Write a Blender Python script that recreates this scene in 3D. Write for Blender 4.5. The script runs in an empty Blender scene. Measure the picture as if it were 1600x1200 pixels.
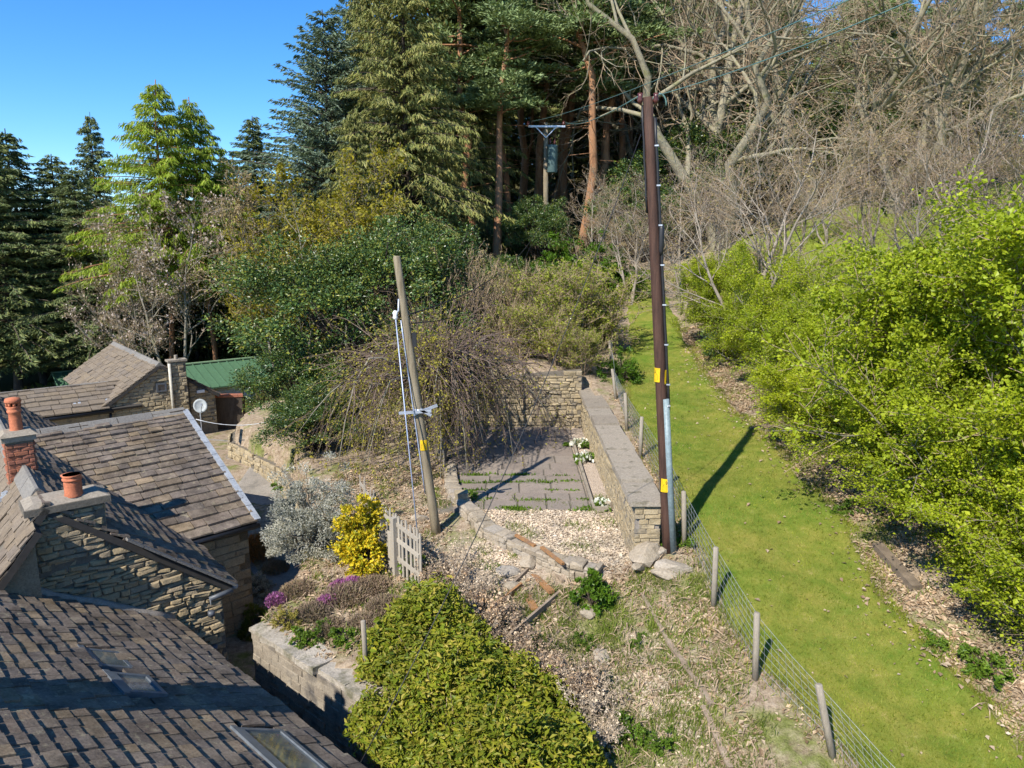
import bpy, math, random
import numpy as np
from mathutils import Vector, Matrix

S = bpy.context.scene
C = S.collection
R = math.radians

# ------------------------------------------------------------------ camera, sky, sun, exposure
F_PX, PITCH, CAMZ = 1110.0, R(11.0), 6.0
cam_d = bpy.data.cameras.new('camera')
cam_d.sensor_width = 36.0
cam_d.lens = 36.0 * F_PX / 1600.0
cam_d.clip_end = 3000.0
cam = bpy.data.objects.new('camera', cam_d)
C.objects.link(cam)
cam.location = (0, 0, CAMZ)
cam.rotation_euler = (R(90) - PITCH, 0, 0)
S.camera = cam

SUN_AZ, SUN_EL = R(35.0), R(44.0)          # light travels to +x,+y (away to the right), downwards
ldir = Vector((math.sin(SUN_AZ) * math.cos(SUN_EL), math.cos(SUN_AZ) * math.cos(SUN_EL), -math.sin(SUN_EL)))
sun_d = bpy.data.lights.new('sun', 'SUN')
sun_d.energy = 4.6
sun_d.angle = R(0.5)
sun_d.color = (1.0, 0.945, 0.86)
sun = bpy.data.objects.new('sun', sun_d)
C.objects.link(sun)
sun.rotation_euler = ldir.to_track_quat('-Z', 'Y').to_euler()

W = bpy.data.worlds.new('World')
S.world = W
W.use_nodes = True
wn = W.node_tree.nodes
wl = W.node_tree.links
bg = wn['Background']
sky = wn.new('ShaderNodeTexSky')
sky.sky_type = 'NISHITA'
sky.sun_disc = False
sky.sun_elevation = SUN_EL
sky.sun_rotation = R(180) + SUN_AZ
sky.altitude = 1200
sky.air_density = 1.0
sky.dust_density = 0.0
sky.ozone_density = 6.0
hs = wn.new('ShaderNodeHueSaturation')
hs.inputs['Saturation'].default_value = 1.22
hs.inputs['Value'].default_value = 0.88
wl.new(sky.outputs[0], hs.inputs['Color'])
wl.new(hs.outputs[0], bg.inputs[0])
bg.inputs[1].default_value = 0.15

S.view_settings.view_transform = 'Standard'
S.view_settings.look = 'None'
S.view_settings.exposure = 0.80
S.view_settings.gamma = 1.0
S.view_settings.use_curve_mapping = False
try:
    S.cycles.max_bounces = 4
    S.cycles.diffuse_bounces = 2
    S.cycles.transmission_bounces = 2
    S.cycles.glossy_bounces = 1
    S.cycles.use_adaptive_sampling = True
    S.cycles.adaptive_threshold = 0.02
except Exception:
    pass

# ------------------------------------------------------------------ survey helpers (image ray -> point of the place)
SP, CP = math.sin(PITCH), math.cos(PITCH)
def ray(u, v):
    a = (u - 800) / F_PX; b = (600 - v) / F_PX
    return a, CP + b * SP, -SP + b * CP
def atd(u, v, t):
    a, y, z = ray(u, v); return Vector((a * t, y * t, CAMZ + z * t))
def atz(u, v, z):
    a, y, dz = ray(u, v); t = (z - CAMZ) / dz; return Vector((a * t, y * t, z))
def aty(u, v, Y):
    a, y, dz = ray(u, v); t = Y / y; return Vector((a * t, Y, CAMZ + dz * t))
def proj(p):
    x, y, z = p[0], p[1], p[2] - CAMZ
    d = y * CP - z * SP
    if d < .1: return None
    return 800 + F_PX * x / d, 600 - F_PX * (y * SP + z * CP) / d, d

# ------------------------------------------------------------------ mesh helpers
def np_mesh(name, V, faces, mat=None, smooth=False):
    """faces: list of int arrays (n,3) or (n,4)"""
    me = bpy.data.meshes.new(name)
    V = np.asarray(V, dtype=np.float32)
    fl = [np.asarray(f, dtype=np.int32) for f in faces if len(f)]
    me.vertices.add(len(V)); me.vertices.foreach_set('co', V.ravel())
    loops = np.concatenate([f.ravel() for f in fl])
    starts = []; o = 0
    for f in fl:
        starts.append(o + np.arange(len(f)) * f.shape[1]); o += f.size
    starts = np.concatenate(starts).astype(np.int32)
    me.loops.add(len(loops)); me.loops.foreach_set('vertex_index', loops)
    me.polygons.add(len(starts)); me.polygons.foreach_set('loop_start', starts)
    me.polygons.foreach_set('use_smooth', np.full(len(starts), bool(smooth)))
    me.update(calc_edges=True)
    if mat: me.materials.append(mat)
    return me

class G:
    """collects geometry for one mesh"""
    def __init__(s): s.V = []; s.F = []; s.n = 0
    def add(s, V, *faces):
        V = np.asarray(V, dtype=np.float64).reshape(-1, 3)
        s.V.append(V)
        for f in faces:
            f = np.asarray(f, dtype=np.int64)
            if len(f): s.F.append(f + s.n)
        s.n += len(V); return s
    def mesh(s, name, mat=None, smooth=False):
        q = [f for f in s.F if f.shape[1] == 4]; t = [f for f in s.F if f.shape[1] == 3]
        fl = []
        if q: fl.append(np.concatenate(q))
        if t: fl.append(np.concatenate(t))
        return np_mesh(name, np.concatenate(s.V), fl, mat, smooth)
    def box(s, c, sx, sy, sz, M3=None):
        b = np.array([[x, y, z] for x in (-.5, .5) for y in (-.5, .5) for z in (-.5, .5)]) * (sx, sy, sz)
        if M3 is not None: b = b @ np.array(M3).T
        s.add(b + np.array(c), [[0, 1, 3, 2], [4, 6, 7, 5], [0, 4, 5, 1], [2, 3, 7, 6], [0, 2, 6, 4], [1, 5, 7, 3]])
        return s
    def hexa(s, p):   # 8 points: bottom 4 ccw then top 4
        s.add(p, [[3, 2, 1, 0], [4, 5, 6, 7], [0, 1, 5, 4], [1, 2, 6, 5], [2, 3, 7, 6], [3, 0, 4, 7]]); return s
    def tube(s, pts, rad, sides=6, cap=True):
        P = np.array([[list(p) for p in pts]], dtype=float); Rr = np.array([rad], dtype=float) if np.ndim(rad) else np.full((1, len(pts)), rad)
        V, Fq = tubes(P, Rr, sides)
        o = s.n; s.add(V, Fq)
        if cap:
            k = len(pts); 
            for ring, flip in ((0, True), (k - 1, False)):
                idx = np.arange(sides) + ring * sides
                cpt = V[idx].mean(0); ci = s.n
                s.add([cpt])
                tri = [[o + idx[(j + 1) % sides], o + idx[j], ci] if flip else [o + idx[j], o + idx[(j + 1) % sides], ci] for j in range(sides)]
                s.F.append(np.array(tri))
        return s
    def bar(s, a, b, w, h, up=(0, 0, 1)):
        a = np.array(a, float); b = np.array(b, float); d = b - a; L = np.linalg.norm(d); d /= L
        up = np.array(up, float); r = np.cross(d, up); r /= np.linalg.norm(r); u2 = np.cross(r, d)
        s.box((a + b) / 2, L, w, h, np.stack([d, r, u2], 1)); return s

def tubes(P, Rr, sides):
    """P (N,K,3) polylines, Rr (N,K) radii"""
    N, K, _ = P.shape
    T = np.gradient(P, axis=1) if K > 1 else P
    T /= np.linalg.norm(T, axis=2, keepdims=True) + 1e-9
    ref = np.where(np.abs(T[:, :1, 2:3]) > .9, np.array([1., 0, 0]), np.array([0, 0, 1.]))
    ref = np.broadcast_to(ref, T.shape)
    A = np.cross(T, ref); A /= np.linalg.norm(A, axis=2, keepdims=True) + 1e-9
    B = np.cross(T, A)
    ang = np.arange(sides) * 2 * math.pi / sides
    V = P[:, :, None, :] + Rr[:, :, None, None] * (A[:, :, None, :] * np.cos(ang)[None, None, :, None] + B[:, :, None, :] * np.sin(ang)[None, None, :, None])
    base = (np.arange(N) * K * sides)[:, None, None] + (np.arange(K - 1) * sides)[None, :, None]
    j = np.arange(sides); j2 = (j + 1) % sides
    f = np.stack(np.broadcast_arrays(base + j, base + j2, base + sides + j2, base + sides + j), -1)
    return V.reshape(-1, 3), f.reshape(-1, 4)

def unit(v): return v / (np.linalg.norm(v, axis=-1, keepdims=True) + 1e-9)
def leaves(rng, P, size, D=None, aspect=.55, fold=.12, N=None):
    """one diamond-shaped folded leaf per point"""
    n = len(P)
    if D is None: D = rng.normal(size=(n, 3))
    D = unit(D)
    Q = rng.normal(size=(n, 3)) if N is None else N + rng.normal(size=(n, 3)) * .55
    B = unit(np.cross(D, Q)); Nn = np.cross(B, D)
    s = np.broadcast_to(size, (n,))[:, None]
    a = P - D * s * .5; b = P + D * s * .5
    l = P + B * s * aspect * .5 + Nn * s * fold - D * s * .08; r = P - B * s * aspect * .5 + Nn * s * fold - D * s * .08
    V = np.stack([a, r, b, l], 1).reshape(-1, 3)
    f = (np.arange(n) * 4)[:, None] + np.arange(4)[None, :]
    return V, f

def grow(rng, P, Rr, nch, lf, ang, wob=.15, up=.1, K=5, t0=.3, t1=1., rf=.6, Lmin=0., rtip=.25):
    """next branch generation from parents P (N,K0,3): returns polylines and radii"""
    N, K0, _ = P.shape
    idx = np.repeat(np.arange(N), nch); n = len(idx)
    t = t0 + (t1 - t0) * ((np.tile(np.arange(nch), N) + rng.random(n)) / nch)
    f = t * (K0 - 1); i0 = np.minimum(f.astype(int), K0 - 2); fr = (f - i0)[:, None]
    st = P[idx, i0] * (1 - fr) + P[idx, i0 + 1] * fr
    d = unit(P[idx, i0 + 1] - P[idx, i0])
    rad = (Rr[idx, i0] * (1 - fr[:, 0]) + Rr[idx, i0 + 1] * fr[:, 0]) * rf
    plen = np.linalg.norm(np.diff(P, axis=1), axis=2).sum(1)[idx]
    L = np.maximum(plen * lf * rng.uniform(.6, 1.25, n) * (1.15 - .55 * t), Lmin)
    q = unit(np.cross(d, rng.normal(size=(n, 3))))
    a = R(ang) * rng.uniform(.65, 1.3, n)[:, None]
    dd = unit(d * np.cos(a) + q * np.sin(a))
    out = [st]
    for k in range(1, K):
        dd = unit(dd + rng.normal(size=(n, 3)) * wob + np.array([0, 0, up]))
        out.append(out[-1] + dd * (L / (K - 1))[:, None])
    PP = np.stack(out, 1)
    RR = rad[:, None] * np.linspace(1, rtip, K)[None, :]
    return PP, RR

def link(o, parent=None, world=True):
    C.objects.link(o)
    if parent is not None:
        o.parent = parent
        if world and parent.get('_w'):
            pass
    return o
def put(name, me, parent=None, loc=None, mat=None):
    o = bpy.data.objects.new(name, me)
    C.objects.link(o)
    if mat: me.materials.append(mat)
    if loc is not None: o.location = loc
    if parent is not None:
        o.parent = parent
        if parent.type == 'EMPTY' and loc is None:      # mesh given in place coordinates
            o.matrix_parent_inverse = Matrix.Translation(-parent.location)
    return o
def tag(o, label, cat, group=None, kind=None):
    o['label'] = label; o['category'] = cat
    if group: o['group'] = group
    if kind: o['kind'] = kind
    return o
def thing(name, label, cat, loc, group=None):
    o = bpy.data.objects.new(name, None); C.objects.link(o); o.location = loc
    o.empty_display_size = .2
    return tag(o, label, cat, group)
def struct(o, label=None):
    o['kind'] = 'structure'
    if label: o['label'] = label
    return o

# ------------------------------------------------------------------ materials
MATS = {}
def _new(name):
    m = bpy.data.materials.new(name); m.use_nodes = True
    nt = m.node_tree; p = nt.nodes['Principled BSDF']
    MATS[name] = m
    return m, nt, p
def col(c): return (c[0], c[1], c[2], 1.0)
def ramp(nt, fac, cols, lo=.3, hi=.7):
    r = nt.nodes.new('ShaderNodeValToRGB')
    r.color_ramp.elements.remove(r.color_ramp.elements[1])
    n = len(cols)
    r.color_ramp.elements[0].position = lo; r.color_ramp.elements[0].color = col(cols[0])
    for i in range(1, n):
        e = r.color_ramp.elements.new(lo + (hi - lo) * i / (n - 1)); e.color = col(cols[i])
    nt.links.new(fac, r.inputs[0]); return r.outputs[0]
def noise(nt, vec, scale, detail=6, rough=.6):
    n = nt.nodes.new('ShaderNodeTexNoise'); n.inputs['Scale'].default_value = scale
    n.inputs['Detail'].default_value = detail; n.inputs['Roughness'].default_value = rough
    if vec is not None: nt.links.new(vec, n.inputs['Vector'])
    return n.outputs['Fac']
def mixc(nt, fac, a, b, mode='MIX'):
    m = nt.nodes.new('ShaderNodeMix'); m.data_type = 'RGBA'; m.blend_type = mode
    for s, v in ((m.inputs[0], fac), (m.inputs[6], a), (m.inputs[7], b)):
        if hasattr(v, 'links') or isinstance(v, bpy.types.NodeSocket): nt.links.new(v, s)
        elif isinstance(v, (int, float)): s.default_value = v
        else: s.default_value = col(v)
    return m.outputs[2]
def mathn(nt, op, a, b=None):
    m = nt.nodes.new('ShaderNodeMath'); m.operation = op
    for s, v in ((m.inputs[0], a), (m.inputs[1], b)):
        if v is None: continue
        if isinstance(v, bpy.types.NodeSocket): nt.links.new(v, s)
        else: s.default_value = v
    return m.outputs[0]
def worldvec(nt):
    return nt.nodes.new('ShaderNodeNewGeometry').outputs['Position']
def bumpn(nt, p, h, strength=.4, dist=.02):
    b = nt.nodes.new('ShaderNodeBump'); b.inputs['Strength'].default_value = strength; b.inputs['Distance'].default_value = dist
    nt.links.new(h, b.inputs['Height']); nt.links.new(b.outputs[0], p.inputs['Normal'])
def surf(name, cols, scale=3, fine=25, rough=.9, bump=.4, dist=.02, piece=None, stain=None, spec=.3, metal=0., stretch=None, blotch=0.):
    """place-coordinate noise colours; piece = list of colours picked per object; stain = (colour, scale, lo, hi)"""
    m, nt, p = _new(name)
    v = worldvec(nt)
    if stretch:
        mp = nt.nodes.new('ShaderNodeMapping'); mp.inputs['Scale'].default_value = stretch
        nt.links.new(v, mp.inputs['Vector']); v = mp.outputs[0]
    f1 = noise(nt, v, scale, 5); f2 = noise(nt, v, fine, 6, .7)
    if piece:
        oi = nt.nodes.new('ShaderNodeObjectInfo')
        c = ramp(nt, oi.outputs['Random'], piece, 0., 1.)
        c2 = ramp(nt, f1, cols, .32, .68)
        c = mixc(nt, .45, c, c2)
    else:
        c = ramp(nt, f1, cols, .32, .68)
    g = ramp(nt, f2, [(.62, .62, .62), (1.15, 1.15, 1.15)], .3, .7)
    c = mixc(nt, 1., c, g, 'MULTIPLY')
    if stain:
        sc, ss, lo, hi = stain
        sf = ramp(nt, noise(nt, v, ss, 6, .65), [(0, 0, 0), (1, 1, 1)], lo, hi)
        c = mixc(nt, sf, c, sc)
    if blotch:
        bf = ramp(nt, noise(nt, v, 1.6, 7, .7), [(1. - blotch,) * 3, (1.12,) * 3], .38, .6)
        c = mixc(nt, 1., c, bf, 'MULTIPLY')
    nt.links.new(c, p.inputs['Base Color'])
    p.inputs['Roughness'].default_value = rough
    p.inputs['Specular IOR Level'].default_value = spec
    p.inputs['Metallic'].default_value = metal
    if bump: bumpn(nt, p, f2, bump, dist)
    return m
def leafm(name, cols, trans=.35, rough=.5, spec=.3, patch=None):
    m, nt, p = _new(name)
    g = nt.nodes.new('ShaderNodeNewGeometry')
    c = ramp(nt, g.outputs['Random Per Island'], cols, 0., 1.)
    v = g.outputs['Position']
    cl = ramp(nt, noise(nt, v, 1.3, 3), [(.72, .74, .7), (1.2, 1.18, 1.1)], .35, .65)
    c = mixc(nt, 1., c, cl, 'MULTIPLY')
    if patch:
        pf = ramp(nt, noise(nt, v, 1.1, 8, .72), [(0, 0, 0), (.75, .75, .75)], .5, .66)
        c = mixc(nt, pf, c, patch)
        pd = ramp(nt, noise(nt, v, .7, 6, .65), [(.75, .82, .7), (1.1, 1.1, 1.1)], .36, .56)
        c = mixc(nt, 1., c, pd, 'MULTIPLY')
    oi = nt.nodes.new('ShaderNodeObjectInfo')
    ov = ramp(nt, oi.outputs['Random'], [(.85, .88, .9), (1.12, 1.08, 1.)], 0., 1.)
    c = mixc(nt, 1., c, ov, 'MULTIPLY')
    nt.links.new(c, p.inputs['Base Color'])
    p.inputs['Roughness'].default_value = rough; p.inputs['Specular IOR Level'].default_value = spec
    if trans > 0:
        tr = nt.nodes.new('ShaderNodeBsdfTranslucent')
        tc = mixc(nt, 1., c, (1.25, 1.2, .55), 'MULTIPLY')
        nt.links.new(tc, tr.inputs['Color'])
        mx = nt.nodes.new('ShaderNodeMixShader'); mx.inputs[0].default_value = trans
        nt.links.new(p.outputs[0], mx.inputs[1]); nt.links.new(tr.outputs[0], mx.inputs[2])
        nt.links.new(mx.outputs[0], nt.nodes['Material Output'].inputs['Surface'])
    return m
def plain(name, c, rough=.6, metal=0., spec=.4):
    m, nt, p = _new(name)
    v = worldvec(nt)
    g = ramp(nt, noise(nt, v, 9, 5), [(.75, .75, .75), (1.1, 1.1, 1.1)], .3, .7)
    cc = mixc(nt, 1., c, g, 'MULTIPLY')
    nt.links.new(cc, p.inputs['Base Color'])
    p.inputs['Roughness'].default_value = rough; p.inputs['Metallic'].default_value = metal
    p.inputs['Specular IOR Level'].default_value = spec
    return m

# stone and roofs
SLATE = surf('stone_slate', [(0.119, 0.098, 0.076), (0.194, 0.156, 0.121), (0.268, 0.212, 0.158)], 5, 30, .92, .5, .015,
             piece=[(0.092, 0.077, 0.067), (0.205, 0.163, 0.127), (0.139, 0.117, 0.101), (0.268, 0.212, 0.152), (0.117, 0.105, 0.100), (0.222, 0.167, 0.127), (0.333, 0.243, 0.139), (0.111, 0.090, 0.073), (0.205, 0.171, 0.149), (0.158, 0.123, 0.095)],
             stain=((0.277, 0.239, 0.162), 9, .57, .68), spec=.08, blotch=.42)
SLATE_PALE = surf('stone_slate_pale', [(0.138, 0.111, 0.084), (0.206, 0.165, 0.121), (0.247, 0.201, 0.148)], 5, 30, .92, .5, .015,
             piece=[(0.152, 0.122, 0.093), (0.200, 0.155, 0.107), (0.227, 0.182, 0.134), (0.165, 0.141, 0.121), (0.247, 0.189, 0.121)],
             stain=((0.097, 0.087, 0.074), 9, .6, .72), spec=.08)
DECK = plain('roof_underlay', (.05, .045, .04), .95)
RIDGE = surf('ridge_stone', [(.15, .14, .125), (.24, .22, .19)], 6, 30, .92, .5, piece=[(.16, .15, .14), (.24, .22, .19)])
RUBBLE = surf('rubble_stone', [(0.240, 0.186, 0.108), (0.360, 0.282, 0.168), (0.432, 0.348, 0.216)], 6, 34, .95, .7, .02,
              piece=[(0.240, 0.186, 0.120), (0.372, 0.282, 0.156), (0.300, 0.240, 0.156), (0.432, 0.336, 0.198), (0.204, 0.174, 0.132), (0.336, 0.264, 0.180)],
              stain=((.11, .10, .085), 4, .56, .72))
GARDENSTONE = surf('garden_stone', [(.25, .20, .12), (.38, .30, .18), (.46, .38, .25)], 5, 34, .95, .6, .02,
              piece=[(.26, .21, .13), (.40, .31, .18), (.33, .27, .17), (.46, .37, .23), (.22, .19, .15), (.36, .29, .19)],
              stain=((.13, .12, .105), 3, .55, .7))
MORTAR = surf('mortar', [(.13, .115, .09), (.20, .17, .13)], 8, 40, .97, .5)
LIMEMORTAR = surf('lime_mortar', [(.26, .225, .19), (.34, .30, .25)], 8, 40, .97, .5)
COPING = surf('coping_stone', [(.25, .215, .165), (.37, .32, .25)], 3.5, 24, .95, .6, .02, piece=[(.25, .21, .165), (.37, .315, .245), (.30, .26, .21)], stain=((.16, .14, .10), 3.5, .55, .68), spec=.1)
RETCOP = surf('retaining_coping', [(.30, .265, .21), (.46, .41, .34)], 5, 26, .95, .8, .03, piece=[(.30, .26, .20), (.46, .41, .34), (.38, .35, .30)], stain=((.15, .14, .09), 4, .5, .66))
FLAG = surf('flagstone', [(0.212, 0.170, 0.136), (0.297, 0.242, 0.196)], 2, 30, .92, .3, piece=[(.20, .165, .135), (.27, .22, .18), (.23, .20, .165), (.31, .255, .205)], stain=((.13, .115, .09), 3, .55, .72))
ROCK = surf('rock', [(.26, .21, .15), (.36, .30, .22), (.42, .37, .30)], 4, 22, .95, .7, .03, piece=[(.28, .23, .16), (.4, .33, .24), (.33, .3, .26)])
BRICK = surf('red_brick', [(.34, .12, .065), (.42, .16, .09)], 8, 40, .93, .5, piece=[(.33, .11, .06), (.44, .17, .09), (.26, .11, .08), (.38, .15, .09)])
TERRA = surf('terracotta', [(.46, .145, .07), (.55, .19, .095)], 5, 30, .8, .15)
LEAD = surf('lead_flashing', [(.28, .30, .32), (.40, .42, .44)], 6, 30, .55, .2)
BLACKGUT = plain('black_gutter', (.018, .019, .022), .35)
GREYPIPE = plain('grey_downpipe', (.085, .095, .11), .45)
WHITEP = plain('white_paint', (.78, .78, .76), .55)
CREAMP = plain('cream_pipe', (.50, .46, .37), .6)
GREENROOF = plain('green_sheet_roof', (.075, .155, .085), .55)
GREENLIGHT = plain('pale_green_roof_edge', (.17, .26, .15), .5)
DISH = plain('grey_dish', (.42, .44, .42), .5)
GLASSD = plain('dark_glass', (.03, .035, .045), .08, 0., .8)
def glass_green():
    m, nt, p = _new('skylight_glass')
    v = worldvec(nt)
    c = ramp(nt, noise(nt, v, 3, 3), [(.06, .07, .07), (.16, .18, .16)])
    nt.links.new(c, p.inputs['Base Color']); p.inputs['Roughness'].default_value = .06; p.inputs['Specular IOR Level'].default_value = .9
    return m
SKYGLASS = glass_green()
SKYFRAME = plain('skylight_frame', (.16, .18, .20), .4, .3)
# timber and metal
POLEDARK = surf('creosote_pole', [(0.038, 0.021, 0.015), (0.075, 0.038, 0.026), (0.098, 0.051, 0.034)], 3, 40, .75, .4, .01, stretch=(6, 6, .5))
POLEGREY = surf('weathered_pole', [(.17, .135, .085), (.25, .205, .135), (.30, .25, .17)], 3, 40, .9, .5, .01, stretch=(6, 6, .5))
POSTW = surf('weathered_post', [(.25, .215, .165), (.37, .325, .255)], 4, 40, .92, .5, .01, stretch=(6, 6, .6))
GATEW = surf('gate_timber', [(.33, .295, .235), (.47, .42, .345)], 4, 40, .92, .4, .01, stretch=(6, 6, .6), piece=[(.33, .29, .23), (.46, .41, .33)])
PLANKW = surf('old_plank', [(.22, .165, .115), (.34, .265, .19)], 4, 40, .92, .5, .01)
ROTW = surf('rotten_timber', [(.26, .13, .055), (.36, .185, .075), (.20, .13, .085)], 5, 40, .95, .6, .02)
CABLE = plain('black_cable', (.02, .02, .022), .5)
WIREGREEN = plain('green_line_wire', (.10, .19, .17), .5)
WIREGREY = plain('fence_wire', (.42, .44, .45), .4, .5)
STAYBLUE = plain('stay_wire', (.42, .48, .62), .4, .3)
CONDUIT = surf('cable_guard', [(.17, .225, .235), (.23, .29, .30)], 3, 20, .45, .05)
YELLOW = plain('yellow_plate', (.72, .46, .01), .5)
BLACKINK = plain('black_ink', (.02, .02, .02), .6)
GALV = plain('galvanised_steel', (.50, .53, .58), .4, .5)
TRANSF = plain('transformer_grey_green', (.11, .17, .165), .5)
INSUL = plain('brown_insulator', (.09, .03, .025), .25)
# barks
BARKD = surf('dark_bark', [(.055, .042, .032), (.11, .085, .062)], 3, 22, .95, .6, stretch=(3, 3, .6))
BARKP = surf('pine_bark', [(0.210, 0.106, 0.055), (0.392, 0.200, 0.099), (0.280, 0.163, 0.099)], 1.2, 18, .95, .6, stretch=(3, 3, .6))
BARKG = surf('grey_bark', [(.14, .125, .095), (.24, .215, .165), (.17, .165, .09)], 2, 20, .95, .5)
BARKOAK = surf('oak_bark', [(0.153, 0.137, 0.097), (0.290, 0.258, 0.178), (0.202, 0.193, 0.088)], 2, 14, .95, .6)
BARKW = surf('silver_bark', [(.23, .19, .145), (.36, .31, .245)], 3, 20, .9, .3)
TWIGB = surf('brown_twig', [(.15, .105, .08), (.25, .18, .14)], 3, 20, .95, .0)
TWIGT = surf('tan_twig', [(0.329, 0.238, 0.151), (0.474, 0.349, 0.224)], 3, 20, .95, .0)
TWIGP = surf('pale_dead_twig', [(.42, .33, .23), (.56, .46, .34)], 4, 20, .95, .0)
# leaves
L_SPR = leafm('spruce_needles', [(0.079, 0.113, 0.049), (0.135, 0.175, 0.063), (0.214, 0.236, 0.079), (0.101, 0.146, 0.067)], .12, .6)
L_SPR2 = leafm('olive_spruce_needles', [(0.113, 0.142, 0.046), (0.208, 0.226, 0.064), (0.282, 0.264, 0.094), (0.142, 0.170, 0.056)], .15, .6)
L_CED = leafm('blue_cedar_needles', [(0.102, 0.149, 0.102), (0.172, 0.227, 0.156), (0.227, 0.281, 0.203), (0.118, 0.172, 0.086)], .12, .55)
L_LAR = leafm('larch_needles', [(0.171, 0.253, 0.021), (0.277, 0.366, 0.034), (0.344, 0.418, 0.057)], .35, .6)
L_PIN = leafm('pine_needles', [(0.117, 0.166, 0.066), (0.196, 0.255, 0.097), (0.274, 0.343, 0.147)], .12, .55)
L_HAW = leafm('hawthorn_leaves', [(0.226, 0.290, 0.015), (0.332, 0.409, 0.021), (0.449, 0.500, 0.036), (0.279, 0.357, 0.018)], .45, .45)
L_HOL = leafm('holly_leaves', [(0.031, 0.069, 0.022), (0.056, 0.106, 0.027), (0.088, 0.144, 0.033), (0.188, 0.200, 0.025)], .10, .38, .45)
L_YEL = leafm('yellow_shrub_leaves', [(.55, .40, .015), (.66, .50, .03), (.40, .36, .02), (.22, .27, .02)], .25, .45)
L_GRN = leafm('mid_green_leaves', [(.06, .13, .012), (.10, .19, .016), (.14, .24, .02)], .35, .4)
L_IVY = leafm('glossy_bank_leaves', [(.07, .115, .012), (.20, .23, .016), (.12, .17, .013), (.30, .29, .025), (.09, .14, .012), (.24, .25, .03), (.36, .30, .06), (.15, .19, .015)], .25, .5, .22)
L_SIL = leafm('silver_heath_leaves', [(0.336, 0.336, 0.320), (0.464, 0.464, 0.448), (0.240, 0.256, 0.224), (0.528, 0.520, 0.504)], .2, .7)
L_PUR = leafm('purple_heather', [(.36, .10, .34), (.48, .17, .46), (.27, .10, .25), (.20, .15, .10)], .2, .7)
L_HEA = leafm('dry_heather', [(.24, .165, .125), (.33, .24, .18), (.20, .17, .09)], .15, .8)
L_GIN = leafm('ginger_heather', [(.32, .15, .05), (.42, .20, .07), (.24, .14, .06)], .2, .8)
L_DOM = leafm('dome_shrub_leaves', [(.09, .11, .015), (.13, .15, .02), (.16, .18, .03)], .2, .6)
L_GLD = leafm('golden_dome_leaves', [(.25, .21, .05), (.33, .28, .06), (.18, .18, .04)], .2, .6)
L_CAT = leafm('yellow_catkins', [(0.259, 0.240, 0.036), (0.346, 0.307, 0.045), (0.187, 0.188, 0.036)], .3, .6)
L_WIL = leafm('spring_yellow_leaves', [(0.229, 0.206, 0.013), (0.297, 0.262, 0.023), (0.175, 0.170, 0.019)], .35, .6)
L_BLO = leafm('pale_blossom', [(.42, .34, .32), (.55, .47, .45), (.28, .21, .17), (.22, .20, .10)], .25, .7)
L_BUD = leafm('tan_buds', [(.24, .18, .10), (.30, .25, .10), (.20, .14, .09)], .2, .7)
L_DEAD = leafm('fallen_leaves', [(0.270, 0.171, 0.108), (0.405, 0.288, 0.198), (0.522, 0.396, 0.288), (0.216, 0.135, 0.081), (0.576, 0.468, 0.360), (0.342, 0.216, 0.126)] or [(0.414, 0.230, 0.127), (0.529, 0.333, 0.207), (0.632, 0.437, 0.299), (0.322, 0.172, 0.092), (0.713, 0.540, 0.402)], .15, .8)
L_CHIP = leafm('pale_chips', [(0.458, 0.361, 0.273), (0.563, 0.466, 0.370), (0.352, 0.264, 0.194), (0.616, 0.528, 0.440)], .0, .9)
L_GRASS = leafm('grass_blades', [(0.178, 0.221, 0.021), (0.242, 0.278, 0.033), (0.296, 0.315, 0.063), (0.157, 0.195, 0.021)], .35, .6, patch=(.34, .29, .085))
L_SPG = leafm('spring_leaves', [(.20, .25, .02), (.30, .34, .04), (.38, .40, .07), (.16, .20, .02)], .4, .5)
L_WEED = leafm('weed_leaves', [(.07, .14, .015), (.12, .20, .02), (.16, .25, .03)], .35, .5)
L_TUFT = leafm('tuft_blades', [(.11, .18, .018), (.18, .25, .03), (.28, .28, .08), (.14, .21, .02)], .35, .6)
L_PET = leafm('white_petals', [(.75, .75, .70), (.82, .82, .78), (.8, .78, .6)], .2, .7)
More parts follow.
